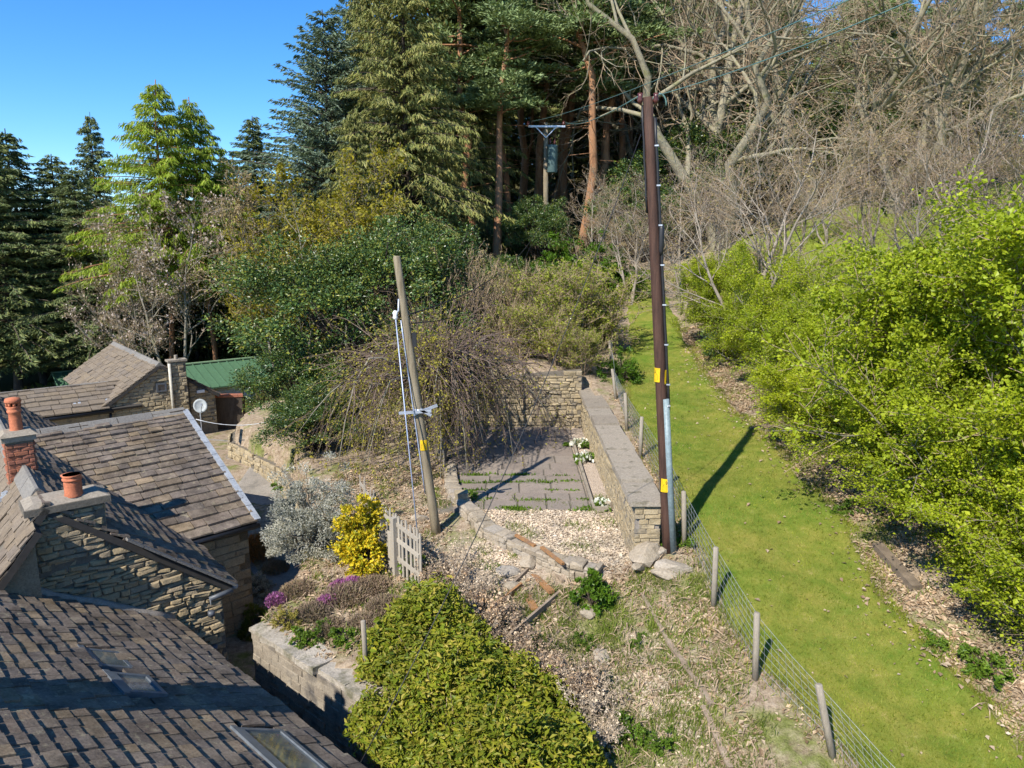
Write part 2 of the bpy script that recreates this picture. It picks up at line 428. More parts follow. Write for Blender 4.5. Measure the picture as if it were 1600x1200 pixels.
# ------------------------------------------------------------------ terrain
LY = np.array([-20, 4, 8.8, 10, 11.75, 13.4, 16, 19, 23, 28.7, 39, 50, 70, 120])
LZ = np.array([-4.5, -2.2, -1.05, -.7, -.35, .05, .4, .6, .9, 1.6, 3.1, 5.2, 9.0, 15.])
def lawnz(y): return float(np.interp(y, LY, LZ))
ctl = []
for y in (4, 7, 8.8, 10, 11.75, 13.4, 16, 19, 23, 28.7, 39, 50):
    z = lawnz(y); sh = 0 if y < 24 else (y - 24) * .12
    for dx, dz in ((3.3, 0), (5.2, .06), (7.0, .16), (8.6, .6), (11, 1.2), (15, 2.0), (21, 3.0 + .02 * (y - 10))):
        ctl.append((dx + sh, y, z + dz))
ctl += [(32, 43, 8.6), (30, 25, 6.2), (30, 8, 3.5), (45, 60, 13), (20, 60, 9.5), (25, 80, 14), (60, 110, 20), (5, 62, 8.3), (3, 80, 12), (0, 110, 16), (40, 0, 3), (90, 40, 14),
    # garden below the fence
    (2.3, 10.9, -1.0), (1.2, 11.8, -.95), (.3, 10.2, -1.2), (1.5, 9.2, -1.45), (0, 8.5, -1.6), (-2, 10.1, -.95), (-3.4, 11.3, -.92), (-4.6, 12.4, -.9), (1.2, 6, -2.2), (2.6, 8.3, -1.5),
    (.8, 12.4, -.72), (-.5, 13.6, -.62), (-1.7, 15.4, -.5), (-2.4, 13.8, -.62), (-4.2, 14.6, -.65), (-4.6, 16.2, -.55), (-3.2, 17.5, -.4), (-1, 12, -.85), (2.3, 12.6, -.45),
    # beside and behind the patio
    (-2.6, 20, -.3), (-3.5, 23, .0), (-5.5, 20, -.25), (-6.2, 22.3, -.3), (-9, 26.5, -.2), (-2.2, 25, 1.0), (1, 25.5, 1.75), (2.7, 25.5, 1.4), (-6, 28, .6), (-3, 30, 1.7), (1, 31, 2.2), (-8, 34, .6), (-2, 38, 2.6), (-1.5, 45, 3.5), (1.5, 48, 4.8), (3, 60, 8.0), (-5, 50, 2.6), (-12, 45, -.4), (-8, 60, 3.5), (-12, 33, -1.3),
    # house side and the valley to the left
    (-14, 38, -2.3), (-20, 36, -2.6), (-25, 45, -2.8), (-35, 45, -3.2), (-45, 60, -3.5), (-20, 60, -1.5), (-30, 90, -3), (-80, 60, -6), (-80, 120, -6), (-25, 20, -2.6), (-12, 12, -2.6), (-8, 6, -2.8), (-30, 0, -3.2), (-70, 10, -5), (-10, 100, 6), (0, 0, -3), (-3, 4, -2.8), (10, -5, -2)]
ctl = np.array(ctl, float)
def _phi(r2): return np.where(r2 > 1e-9, .5 * r2 * np.log(np.maximum(r2, 1e-9)), 0.)
_n = len(ctl)
_d2 = ((ctl[:, None, :2] - ctl[None, :, :2]) ** 2).sum(-1)
_A = np.zeros((_n + 3, _n + 3)); _A[:_n, :_n] = _phi(_d2) + np.eye(_n) * .6
_A[:_n, _n] = 1; _A[:_n, _n + 1:] = ctl[:, :2]; _A[_n, :_n] = 1; _A[_n + 1:, :_n] = ctl[:, :2].T
_w = np.linalg.solve(_A, np.concatenate([ctl[:, 2], np.zeros(3)]))
def tps(x, y):
    x = np.clip(x, -85, 90); y = np.clip(y, -8, 125)
    out = np.empty(x.shape)
    flat = np.stack([x.ravel(), y.ravel()], 1); res = []
    for i in range(0, len(flat), 20000):
        q = flat[i:i + 20000]
        d2 = ((q[:, None] - ctl[None, :, :2]) ** 2).sum(-1)
        res.append(_phi(d2) @ _w[:_n] + _w[_n] + q @ _w[_n + 1:])
    return np.concatenate(res).reshape(x.shape)
def inpoly(x, y, poly):
    ins = np.zeros(np.shape(x), bool); n = len(poly)
    for i in range(n):
        x1, y1 = poly[i]; x2, y2 = poly[(i + 1) % n]
        c = ((y1 > y) != (y2 > y)) & (x < (x2 - x1) * (y - y1) / (y2 - y1 + 1e-12) + x1)
        ins ^= c
    return ins
PATIO_Z = -.3
P_PATIO = [(-2.35, 24.7), (2.74, 24.7), (2.74, 13.45), (1.9, 13.1), (1.2, 13.15), (-.5, 14.85), (-1.2, 16.5), (-1.6, 16.8), (-2.3, 22)]
RW0 = Vector((-4.82, 12.06)); RW1 = Vector((1.9, 6.45))               # house retaining wall, front edge line
P_YARD = [(1.97, 6.62), (-4.7, 12.18), (-4.68, 12.4), (-4.5, 14), (-4.9, 16.6), (-6.15, 20.0), (-7.2, 22.05), (-8.8, 23.85), (-10.22, 25.4), (-10.75, 28), (-11.2, 33), (-13, 36), (-60, 36), (-60, -8), (1.75, -8)]
def ground(x, y):
    x = np.asarray(x, float); y = np.asarray(y, float)
    z = tps(x, y)
    z = z + .04 * np.sin(x * 1.7 + .5 * y) * np.sin(y * 1.3 - .4 * x) * np.clip((12 - np.abs(y - 14)) / 12 + .6, 0, 1)
    z = np.where(inpoly(x, y, P_PATIO), PATIO_Z - .02, z)
    yz = np.interp(y, [10, 15, 20.5, 24, 36], [-2.9, -2.7, -1.9, -1.6, -2.3])
    z = np.where(inpoly(x, y, P_YARD), np.minimum(yz, z + .0 if False else yz), z)
    return z
def gz(x, y): return float(ground(np.array([x]), np.array([y]))[0])

def axis(lo, hi, st, far0, far1):
    a = list(np.arange(lo, hi + st / 2, st)); s = st; b = a[-1]
    while b < far1: s *= 1.16; b += s; a.append(b)
    s = st; b = a[0]; pre = []
    while b > far0: s *= 1.16; b -= s; pre.append(b)
    return np.array(pre[::-1] + a)
gx = axis(-13, 12, .17, -900, 900); gy = axis(6, 33, .17, -40, 1200)
GX, GY = np.meshgrid(gx, gy, indexing='ij')
GZ = ground(GX, GY)
nx, ny = len(gx), len(gy)
V = np.stack([GX, GY, GZ], -1).reshape(-1, 3)
ii = (np.arange(nx - 1)[:, None] * ny + np.arange(ny - 1)[None, :]).ravel()
Fq = np.stack([ii, ii + ny, ii + ny + 1, ii + 1], 1)

def ground_mat():
    m, nt, p = _new('garden_ground')
    v = worldvec(nt)
    at = nt.nodes.new('ShaderNodeVertexColor'); at.layer_name = 'cover'
    sep = nt.nodes.new('ShaderNodeSeparateColor'); nt.links.new(at.outputs['Color'], sep.inputs[0])
    f1 = noise(nt, v, .9, 8, .65); f2 = noise(nt, v, 7, 8, .7); f3 = noise(nt, v, 38, 4, .7)
    litter = ramp(nt, f2, [(.15, .105, .07), (.30, .225, .15), (.42, .33, .235), (.50, .40, .30)], .28, .72)
    green = ramp(nt, f2, [(.07, .105, .014), (.14, .19, .02), (.20, .235, .04)], .3, .7)
    gsel = ramp(nt, f1, [(0, 0, 0), (.75, .75, .75)], .50, .62)
    c = mixc(nt, gsel, litter, green)
    field = ramp(nt, f2, [(.13, .18, .02), (.20, .25, .035), (.27, .29, .06)], .3, .7)
    c = mixc(nt, sep.outputs[0], c, field)
    chips = ramp(nt, f3, [(.30, .225, .165), (.52, .42, .325), (.66, .56, .46)], .3, .7)
    c = mixc(nt, sep.outputs[1], c, chips)
    wood = ramp(nt, f2, [(.05, .045, .02), (.10, .085, .035), (.10, .12, .025)], .3, .7)
    c = mixc(nt, sep.outputs[2], c, wood)
    g = ramp(nt, f3, [(.62, .62, .62), (1.15, 1.15, 1.15)], .3, .7)
    c = mixc(nt, 1., c, g, 'MULTIPLY')
    nt.links.new(c, p.inputs['Base Color']); p.inputs['Roughness'].default_value = 1.; p.inputs['Specular IOR Level'].default_value = .1
    h = mathn(nt, 'ADD', f2, mathn(nt, 'MULTIPLY', f3, .5))
    bumpn(nt, p, h, .9, .06)
    return m
GROUND = ground_mat()
gme = np_mesh('ground', V, [Fq], GROUND, smooth=True)
ca = gme.color_attributes.new('cover', 'FLOAT_COLOR', 'POINT')
X, Y = V[:, 0], V[:, 1]
def sstep(a, b, t): t = np.clip((t - a) / (b - a), 0, 1); return t * t * (3 - 2 * t)
field = sstep(9.5, 12, X - np.maximum(Y - 24, 0) * .12) * sstep(14, 18, Y)
woodm = np.maximum(sstep(29, 33, Y) * (1 - sstep(2., 4., X - np.maximum(Y - 24, 0) * .12)), sstep(-9.5, -11.5, X) * sstep(30, 36, Y))
woodm = np.maximum(woodm, sstep(48, 56, Y + .25 * X * 0))
chips = inpoly(X, Y, P_PATIO).astype(float)
chips = np.maximum(chips, np.exp(-((X + .6) ** 2 / 1.2 + (Y - 14) ** 2 / 1.0)) * .9)
chips = np.maximum(chips, np.exp(-((X - 2.4) ** 2 / .25 + (Y - 10.2) ** 2 / .8)) * .9)
cov = np.stack([field * (1 - woodm), np.clip(chips, 0, 1), woodm, np.ones_like(X)], 1).astype(np.float32)
ca.data.foreach_set('color', cov.ravel())
ground_o = struct(put('ground', gme), 'sloping garden ground of leaf litter, soil and rough grass rising to the wood')

# lawn: mown grass strip going up the hill between fence and hedge
def lawn_mat():
    m, nt, p = _new('mown_lawn')
    v = worldvec(nt)
    f1 = noise(nt, v, .8, 8, .7); f2 = noise(nt, v, 2.6, 10, .78); f3 = noise(nt, v, 60, 4, .8)
    c = ramp(nt, f2, [(.10, .14, .018), (.18, .215, .03), (.24, .25, .045), (.38, .33, .12)], .30, .72)
    c2 = ramp(nt, f1, [(.62, .85, .6), (1.28, 1.08, 1.35)], .36, .64)
    c = mixc(nt, 1., c, c2, 'MULTIPLY')
    g = ramp(nt, f3, [(.55, .58, .5), (1.2, 1.2, 1.15)], .3, .7)
    c = mixc(nt, 1., c, g, 'MULTIPLY')
    nt.links.new(c, p.inputs['Base Color']); p.inputs['Roughness'].default_value = .95; p.inputs['Specular IOR Level'].default_value = .15
    bumpn(nt, p, f3, .8, .03)
    return m
LAWNM = lawn_mat()
def lawn_edges(y):
    sh = np.where(y > 24, (y - 24) * .12, 0)
    l = np.interp(y, [2, 8.8, 10, 11.75, 13.5, 18, 24, 30, 45], [5.6, 4.75, 4.05, 3.75, 3.75, 3.75, 4.0, 4.3, 4.5]) + sh
    r = np.interp(y, [2, 8, 10, 12, 14, 17, 20, 24, 30, 45], [7.6, 7.25, 6.85, 6.75, 6.9, 7.0, 7.0, 6.9, 6.7, 6.6]) + sh
    l = l + .05 * np.sin(y * 2.1) + .03 * np.sin(y * 5.3 + 1)
    r = r + .07 * np.sin(y * 1.3 + 2) + .04 * np.sin(y * 4.1)
    return l, r
ly = np.concatenate([np.arange(3, 30, .2), np.arange(30, 46, .5)])
el, er = lawn_edges(ly); sN = 28
sx = np.linspace(0, 1, sN)[None, :]
LX = el[:, None] * (1 - sx) + er[:, None] * sx; LYY = np.repeat(ly[:, None], sN, 1)
LZZ = ground(LX, LYY) + .045
LZZ[:, 0] -= .07; LZZ[:, -1] -= .07
n1 = len(ly)
i2 = (np.arange(n1 - 1)[:, None] * sN + np.arange(sN - 1)[None, :]).ravel()
lawn = put('lawn', np_mesh('lawn', np.stack([LX, LYY, LZZ], -1).reshape(-1, 3), [np.stack([i2, i2 + 1, i2 + sN + 1, i2 + sN], 1)], LAWNM, True))
struct(lawn, 'bright mown grass path climbing the hill between wire fence and hedge')

# concrete path by the house
PATHM = surf('worn_concrete', [(.22, .195, .16), (.32, .285, .24)], 2, 25, .95, .3, stain=((.14, .13, .11), 3, .55, .7))
pp = [(-6.0, 16.2), (-5.35, 16.8), (-6.55, 20.1), (-7.6, 22.0), (-9.1, 23.8), (-10.6, 25.3), (-11.1, 28), (-14, 29), (-13, 25), (-10.5, 22), (-8.4, 19.5)]
pv = np.array([(x, y, gz(x, y)) for x, y in pp]); pc = np.array([[-8.9, 21.6, gz(-8.9, 21.6)]])
g = G(); N_ = len(pp)
pz = np.concatenate([pv, pc]); pz[:, 2] = np.interp(pz[:, 1], [10, 15, 20.5, 24, 36], [-2.9, -2.7, -1.9, -1.6, -2.3]) + .012
g.add(pz, [[i, (i + 1) % N_, N_] for i in range(N_)])
struct(put('path', g.mesh('path', PATHM)), 'grey concrete path curving round the gable end of the house')

# ------------------------------------------------------------------ pieces: stones, slates (shared meshes, one object each)
prng = np.random.default_rng(7)
def unit_stone(k, chamf=.12, jit=.10):
    r = np.random.default_rng(100 + k)
    b = np.array([[-.5, 0, -.5], [.5, 0, -.5], [.5, 0, .5], [-.5, 0, .5]])
    m = b + r.uniform(-jit, jit, (4, 3)) * (.35, 0, .5); m[:, 1] = .72
    f = b * (1 - 2 * chamf) + r.uniform(-jit, jit, (4, 3)) * (.6, 0, .8); f[:, 1] = 1 + r.uniform(-.22, .22, 4)
    V = np.concatenate([b, m, f])
    F = []
    for o in (0, 4):
        for j in range(4): F.append([o + j, o + (j + 1) % 4, o + 4 + (j + 1) % 4, o + 4 + j])
    F.append([8, 9, 10, 11])
    return V, np.array(F)
STONES = [unit_stone(k) for k in range(10)]
BLOCKS = [unit_stone(50 + k, .05, .04) for k in range(6)]
def unit_slate(k):
    r = np.random.default_rng(300 + k); j = .05
    # x 0..1 across, y 0..1 up the slope, z 0..1 thickness
    b = np.array([[0, 0, 0], [1, 0, 0], [1, 1, 0], [0, 1, 0]], float)
    t = b.copy(); t[:, 2] = 1
    e = r.uniform(-j, j, (2, 2))
    for q in (b, t): q[0, 1] += e[0, 0]; q[1, 1] += e[0, 1]; q[0, 0] += abs(e[1, 0]) * .5; q[1, 0] -= abs(e[1, 1]) * .5
    t[0, 1] += .03; t[1, 1] += .03; t[:, 2] += r.uniform(-.15, .15, 4)
    V = np.concatenate([b, t])
    return V, np.array([[4, 5, 6, 7], [0, 1, 5, 4], [1, 2, 6, 5], [2, 3, 7, 6], [3, 0, 4, 7], [3, 2, 1, 0]])
SLATES = [unit_slate(k) for k in range(8)]
_pm = {}
def piece_mesh(kind, k, mat):
    key = (kind, k, mat.name)
    if key not in _pm:
        V, F = {'stone': STONES, 'block': BLOCKS, 'slate': SLATES}[kind][k]
        _pm[key] = np_mesh(kind, V, [F], mat)
    return _pm[key]
def lay(parent, name, items, mat, limit=300, rest='small_stones'):
    """items: (kind, k, 4x4 matrix). the largest in view become objects, the remainder one mesh"""
    def size(it):
        M = it[2]; q = proj(M.translation)
        if q is None or not (-120 < q[0] < 1720 and -60 < q[1] < 1300): return 0
        a = Vector((M[0][0], M[1][0], M[2][0])).length * max(Vector((M[0][2], M[1][2], M[2][2])).length if it[0] != 'slate' else Vector((M[0][1], M[1][1], M[2][1])).length, .01)
        return a / q[2] ** 2
    items = sorted(items, key=size, reverse=True)
    for kind, k, M in items[:limit]:
        o = bpy.data.objects.new(name, piece_mesh(kind, k, mat)); C.objects.link(o)
        o.parent = parent
        if parent.type == 'EMPTY': o.matrix_parent_inverse = Matrix.Translation(-parent.location)
        o.matrix_basis = M
    if items[limit:]:
        g = G()
        for kind, k, M in items[limit:]:
            V, F = {'stone': STONES, 'block': BLOCKS, 'slate': SLATES}[kind][k]
            A = np.array(M); g.add(V @ A[:3, :3].T + A[:3, 3], F)
        o = put(rest, g.mesh(rest, mat), parent)
        o['kind'] = 'stuff'

def M4(o, x, y, z):
    return Matrix(((x[0], y[0], z[0], o[0]), (x[1], y[1], z[1], o[1]), (x[2], y[2], z[2], o[2]), (0, 0, 0, 1)))
def stone_items(o, u, nrm, W_, H_, inside, ch, cw, dep, seed, kind='stone', rot=0., gap=.012, up=Vector((0, 0, 1)), hole=None):
    r = random.Random(seed); out = []; z = 0.
    while z < H_:
        h = r.uniform(*ch); x = -r.random() * cw[1] * .5
        while x < W_:
            w = r.uniform(*cw) * (1. if h > sum(ch) / 2 else 1.1)
            cx, cz = x + w / 2, z + h / 2 + r.uniform(-.1, .1) * h * (rot > 0)
            if 0 <= cx <= W_ and cz < H_ and inside(cx, cz) and not (hole and hole(cx, cz)):
                x0 = max(x, 0) + gap / 2; x1 = min(x + w, W_) - gap / 2
                a = r.gauss(0, rot); ww = x1 - x0; hh = h - gap
                cu = (x0 + x1) / 2
                uu = u * math.cos(a) + up * math.sin(a); vv = up * math.cos(a) - u * math.sin(a)
                d = r.uniform(*dep)
                out.append((kind, r.randrange(10 if kind == 'stone' else 6), M4(o + u * cu + up * cz - nrm * .03, uu * ww, nrm * (d + .03), vv * hh)))
            x += w
        z += h
    return out
def slate_items(o, u, v, nrm, W_, H_, inside, exp0, exp1, cw, seed, th=.035):
    """o = eave corner, u along the eave, v up the slope"""
    r = random.Random(seed); out = []; y = -.05; row = 0
    while y < H_ - .05:
        f = max(0, y / H_); ex = exp0 + (exp1 - exp0) * f
        x = -r.random() * cw[1] * .6
        while x < W_:
            w = r.uniform(*cw) * (1 - .25 * f)
            cx = x + w / 2; cy = y + ex / 2
            x0 = max(x, 0); x1 = min(x + w, W_)
            if x1 - x0 > .06 and inside((x0 + x1) / 2, min(cy, H_)):
                L = min(ex * 1.45, H_ - y + .05); t = th * r.uniform(.75, 1.35)
                tilt = (th * 1.5) / L
                lift = r.uniform(0, .014) + (r.random() < .05) * .02
                ra = r.gauss(0, .014); ur = u * math.cos(ra) + v * math.sin(ra); vr = v * math.cos(ra) - u * math.sin(ra)
                vv = (vr - nrm * (tilt + r.uniform(-.01, .012))).normalized(); nn = ur.cross(vv).normalized()
                if nn.dot(nrm) < 0: nn = -nn
                oo = o + u * (x0 + .004) + v * (y + r.uniform(-.012, .012)) + nrm * (th * 1.5 + lift)
                out.append(('slate', r.randrange(8), M4(oo, ur * (x1 - x0 - .008), vv * L, nn * t)))
            x += w
        y += ex; row += 1
    return out
def slab(name, poly, nrm, th, mat, parent):
    """thin prism under a polygon"""
    g = G(); n = len(poly); top = [np.array(p) for p in poly]; bot = [np.array(p - nrm * th) for p in poly]
    g.add(np.array(top + bot))
    me = bpy.data.meshes.new(name)
    me.from_pydata([tuple(p) for p in top + bot], [], [list(range(n)), list(range(2 * n - 1, n - 1, -1))] + [[i, n + i, n + (i + 1) % n, (i + 1) % n] for i in range(n)])
    me.materials.append(mat); me.update()
    return put(name, me, parent)
def V3(p, z=None): return Vector((p[0], p[1], p[2] if z is None else z))

# ------------------------------------------------------------------ the house
n_ = Vector((.766, .643, 0)); e_ = Vector((.643, -.766, 0)); UP = Vector((0, 0, 1))
G0 = Vector((-7.1, 10.9, 0))
def gp(w, z, s=0.): return G0 + n_ * w - e_ * s + UP * z       # point on / behind the gable plane

# --- low front wing
eA = Vector((.743, -.669, 0)); nA = Vector((.669, .743, 0))
PA = Vector((-6.14, 11.7, -.6))
slA = math.radians(31)
vA = (-nA * math.cos(slA) + UP * math.sin(slA)); NA = (nA * math.sin(slA) + UP * math.cos(slA))
LA, HA = 11.5, 4.9
wingA = thing('cottage_wing', 'low front wing under a dark stone slate roof with three skylights', 'building', PA + eA * 5 - nA * 2 + UP * -2.3)
uA0 = -.25
def polyA(a, b): return PA + eA * a + vA * b
wallA_line = lambda a, b: True
deckA = slab('roof_slope', [polyA(-.1, 0), polyA(LA, 0), polyA(LA, HA), polyA(-1.4, HA)], NA, .12, DECK, wingA)
def insA(a, b):
    p = polyA(a - 1.5, b)            # keep slates on the near side of the tall gable wall
    return (p - G0).dot(e_) > .05
sky_rects = []
def on_A(u, v):                       # image ray onto the roof plane -> (a, b)
    a, y, z = ray(u, v); d = Vector((a, y, z)); c = Vector((0, 0, CAMZ))
    t = (PA - c).dot(NA) / d.dot(NA); p = c + d * t - PA
    return p.dot(eA), p.dot(vA)
for (uu, vv, w, h) in ((168, 1035, .62, .42), (212, 1079, .62, .46), (440, 1182, 1.15, .62)):
    a, b = on_A(uu, vv); sky_rects.append((a, b, w, h))
def insA2(a, b):
    if not insA(a, b): return False
    for (sa, sb, w, h) in sky_rects:
        if abs(a - 1.5 - sa) < w / 2 + .1 and abs(b - sb) < h / 2 + .02: return False
    return True
lay(deckA, 'slate', slate_items(PA - eA * 1.5, eA, vA, NA, LA + 1.5, HA, insA2, .255, .18, (.19, .4), 11, .03), SLATE, 560, 'slate_courses')
for k, (sa, sb, w, h) in enumerate(sky_rects):
    c = PA + eA * sa + vA * sb
    lift = (.025, .05, .04)[k]
    o = thing_o = None
    g = G(); M3 = np.stack([np.array(eA), np.array(vA), np.array(NA)], 1)
    fw = .06
    for (da, db, wa, wb) in ((0, h / 2, w, fw), (0, -h / 2, w, fw), (w / 2 - fw / 2, 0, fw, h - fw), (-w / 2 + fw / 2, 0, fw, h - fw)):
        g.box(c + eA * da + vA * db + NA * lift, wa, wb, .1 if k else .07, M3)
    sk = put('skylight', g.mesh('skylight', SKYFRAME), wingA)
    g = G(); g.box(c + NA * (lift + .02), w - fw * 2 - .002, h - fw - .002, .02, M3)
    put('pane', g.mesh('pane', SKYGLASS), sk)
    g = G(); g.box(c + vA * (h / 2 + .07) + NA * (lift), w + .1, .08, .1, M3)
    put('flashing', g.mesh('flashing', SKYFRAME), sk)
# back slope, ridge, walls, chimney beyond the frame that throws its shadow over the roof
NAb = (-nA * math.sin(slA) + UP * math.cos(slA)); vAb = (nA * math.cos(slA) + UP * math.sin(slA))
rt0, rt1 = polyA(-1.4, HA), polyA(LA, HA)
slab('rear_slope', [rt1, rt0, rt0 - vAb * HA, rt1 - vAb * HA], NAb, .12, SLATE, wingA)
g = G()
for i in range(14):
    a0 = -1.2 + i * .9; p0 = polyA(a0, HA) + UP * .05; p1 = polyA(a0 + .88, HA) + UP * .05
    g.hexa([p0 - nA * .2 - UP * .1, p1 - nA * .2 - UP * .1, p1 + nA * .2 - UP * .1, p0 + nA * .2 - UP * .1, p0 - nA * .05 + UP * .06, p1 - nA * .05 + UP * .06, p1 + nA * .05 + UP * .06, p0 + nA * .05 + UP * .06])
put('ridge', g.mesh('ridge', RIDGE), wingA)
g = G()
w0 = PA - nA * .18 - eA * .0; w1 = w0 + eA * LA
g.hexa([V3(w0 - nA * .4, -3.), V3(w1 - nA * .4, -3.), V3(w1, -3.), V3(w0, -3.), V3(w0 - nA * .4, -.6), V3(w1 - nA * .4, -.6), V3(w1, -.74), V3(w0, -.74)])
put('wall', g.mesh('wall', RUBBLE), wingA)
g = G()
for (a, b, z0, z1) in ((4.05, HA, 1.0, 3.55),):
    c = polyA(a, b); g.box(V3(c, (z0 + z1) / 2 + .0), .75, .55, z1 - z0, np.stack([np.array(eA), np.array(nA), np.array(UP)], 1))
    g.box(V3(c, z1 + .03), .9, .7, .09, np.stack([np.array(eA), np.array(nA), np.array(UP)], 1))
chA = put('chimney', g.mesh('chimney', RUBBLE), wingA)
g = G(); c = polyA(4.05, HA); g.tube([V3(c, 3.6), V3(c, 3.75), V3(c, 4.0), V3(c, 4.05)], [.15, .13, .12, .15], 12)
put('chimney_pot', g.mesh('chimney_pot', TERRA, True), chA)
# eave gutter
g = G(); g.tube([PA - UP * .07 + nA * .06, PA + eA * LA - UP * .07 + nA * .06], .055, 8); put('gutter', g.mesh('gutter', BLACKGUT, True), wingA)
# mortar fillet where the roof meets the tall gable
pts = []
for k in range(9):
    w = -1.0 + k * .285; bz = None
    q = gp(w, 0) + e_ * .06; d = (q - PA); b = -d.dot(nA) / math.cos(slA)
    pts.append(V3(q, PA.z + b * math.sin(slA) + .07 + .015 * math.sin(k * 2.1)))
g = G(); g.tube(pts, [.085 + .015 * math.sin(i * 1.7) for i in range(9)], 7); put('mortar_fillet', g.mesh('mortar_fillet', LIMEMORTAR, True), wingA)

# --- main house: tall gable + long roof + cross wing
house = thing('stone_house', 'old stone house with rubble gable, two chimneys and slate cross wing', 'building', gp(0, -2.9, 3))
RW_, RZ = -.4, 1.97
EW, EZ = 2.36, -.26
LW, LZ_ = -2.2, -.65
LC = 12.
body = put('wall', bpy.data.meshes.new('wall'), house)
def wallprism(name, outline, nrm, th, mat, parent):
    return slab(name, outline, nrm, th, mat, parent)
bpy.data.objects.remove(body)
gable = wallprism('gable_wall', [gp(-2.2, -3), gp(2.18, -3), gp(2.18, -.14), gp(.4, 1.25), gp(RW_, RZ - .12), gp(-1.2, 1.1), gp(-2.2, -.4)], e_, .45, MORTAR, house)
def insG(x, z):
    w = x - 2.2; zz = z - 3.
    top = np.interp(w, [-2.2, RW_, 2.18], [-.5, RZ - .12, -.2])
    return zz < top - .04
lay(gable, 'stone', [it for it in stone_items(gp(-2.2, -3.), n_, e_, 4.38, 4.9, insG, (.055, .125), (.13, .40), (.02, .065), 21, rot=.11) if it[2].translation.z > -2.3], RUBBLE, 330)
# right slope of the main roof
def roofplane(o, u, v, nrm, W_, H_, name, parent, inside, exp0, exp1, cw, seed, mat, limit=300, th=.04):
    d = slab(name, [o, o + u * W_, o + u * W_ + v * H_, o + v * H_], nrm, .1, DECK, parent)
    lay(d, 'slate', slate_items(o, u, v, nrm, W_, H_, inside, exp0, exp1, cw, seed, th), mat, limit, 'slate_courses')
    return d
slr = math.atan2(RZ - EZ, EW - RW_)
vC = (-n_ * math.cos(slr) + UP * math.sin(slr)); NC = (n_ * math.sin(slr) + UP * math.cos(slr)); HC = (EW - RW_) / math.cos(slr)
oC = gp(EW, EZ, -.1)
# cross wing plane
nD = Vector((.719, .695, 0)); eD = Vector((.695, -.719, 0))
Er = Vector((-5.74, 15.1, -.1)); dD, riseD = 4.0, 1.87
slD = math.atan2(riseD, dD); vD = (-eD * math.cos(slD) + UP * math.sin(slD)); ND = (eD * math.sin(slD) + UP * math.cos(slD)); HD = dD / math.cos(slD)
def zD(p):  # height of cross-wing roof above a plan point
    d = (p - Er).dot(-eD); return Er.z + riseD * (d / dD if d < dD else 2 - d / dD)
def zC(p):
    w = (p - G0).dot(n_); return EZ + (EW - w) * math.tan(slr)
def insC(a, b):
    p = oC - e_ * a + vC * b
    return p.z > zD(p) - .12 or (p - Er).dot(nD) > .1
slopeC = roofplane(oC, -e_, vC, NC, LC, HC, 'main_roof_slope', house, insC, .27, .17, (.26, .5), 31, SLATE, 170)
# left slope
sll = math.radians(52)
vL = (n_ * math.cos(sll) + UP * math.sin(sll)); NL = (-n_ * math.sin(sll) + UP * math.cos(sll)); HL = 3.0
oL = gp(RW_, RZ, LC) - vL * HL
slopeL = roofplane(oL, e_, vL, NL, LC + .12, HL, 'side_roof_slope', house, lambda a, b: True, .32, .2, (.2, .42), 32, SLATE_PALE, 170, .022)
wL = -.58
oX = gp(wL, RZ - (RW_ - wL) * math.tan(sll), -.04) - vL * 2.7
strip = roofplane(oX, e_, vL, NL, .46, 2.7, 'side_roof_verge', house, lambda a, b: True, .32, .2, (.2, .42), 34, SLATE_PALE, 60, .022)
g = G(); zz = RZ - (RW_ - wL) * math.tan(sll) - .16
g.hexa([gp(-2.3, -3, -.03), gp(wL - .02, -3, -.03), gp(wL - .02, -3, -.38), gp(-2.3, -3, -.38), gp(-2.3, zz - 1.7 * math.tan(sll), -.03), gp(wL - .02, zz, -.03), gp(wL - .02, zz, -.38), gp(-2.3, zz - 1.7 * math.tan(sll), -.38)])
put('side_gable_wall', g.mesh('side_gable_wall', RUBBLE), house)
# ridge
for i in range(14):
    s0 = .62 + i * .82; p0 = gp(RW_, RZ + .06, s0); p1 = gp(RW_, RZ + .06, s0 + .8)
    g = G()
    g.hexa([p0 - n_ * .18 - UP * .17, p0 + n_ * .2 - UP * .12, p1 + n_ * .2 - UP * .12, p1 - n_ * .18 - UP * .17, p0 - n_ * .02 + UP * .06, p0 + n_ * .03 + UP * .06, p1 + n_ * .03 + UP * .06, p1 - n_ * .02 + UP * .06])
    put('ridge_stone', g.mesh('ridge_stone', RIDGE), house)
# cross wing
LD = 7.2
oD = Er - nD * LD
def insD(a, b):
    p = oD + nD * a + vD * b
    return p.z > zC(p) - .12
slopeD = roofplane(oD, nD, vD, ND, LD, HD, 'cross_wing_roof_slope', house, insD, .27, .15, (.26, .62), 33, SLATE, 330, .034)
for nm, off in (('verge', 0.),):
    g = G(); N8 = 9
    for i in range(N8):
        q0 = Er + vD * (HD * i / N8); q1 = Er + vD * (HD * (i + .97) / N8)
        g.hexa([q0 - nD * .06 + ND * .045, q0 + nD * .08 + ND * .02, q1 + nD * .08 + ND * .02, q1 - nD * .06 + ND * .045, q0 - nD * .06 + ND * .10, q0 + nD * .08 + ND * .09, q1 + nD * .08 + ND * .09, q1 - nD * .06 + ND * .10])
    put('lead_verge', g.mesh('lead_verge', LEAD), house)
vDb = (-eD * math.cos(slD) - UP * math.sin(slD)); NDb = (-eD * math.sin(slD) + UP * math.cos(slD))
rD0 = oD + vD * HD; rD1 = rD0 + nD * LD
slab('rear_slope', [rD1, rD0, rD0 + vDb * HD, rD1 + vDb * HD], NDb, .1, SLATE, house)
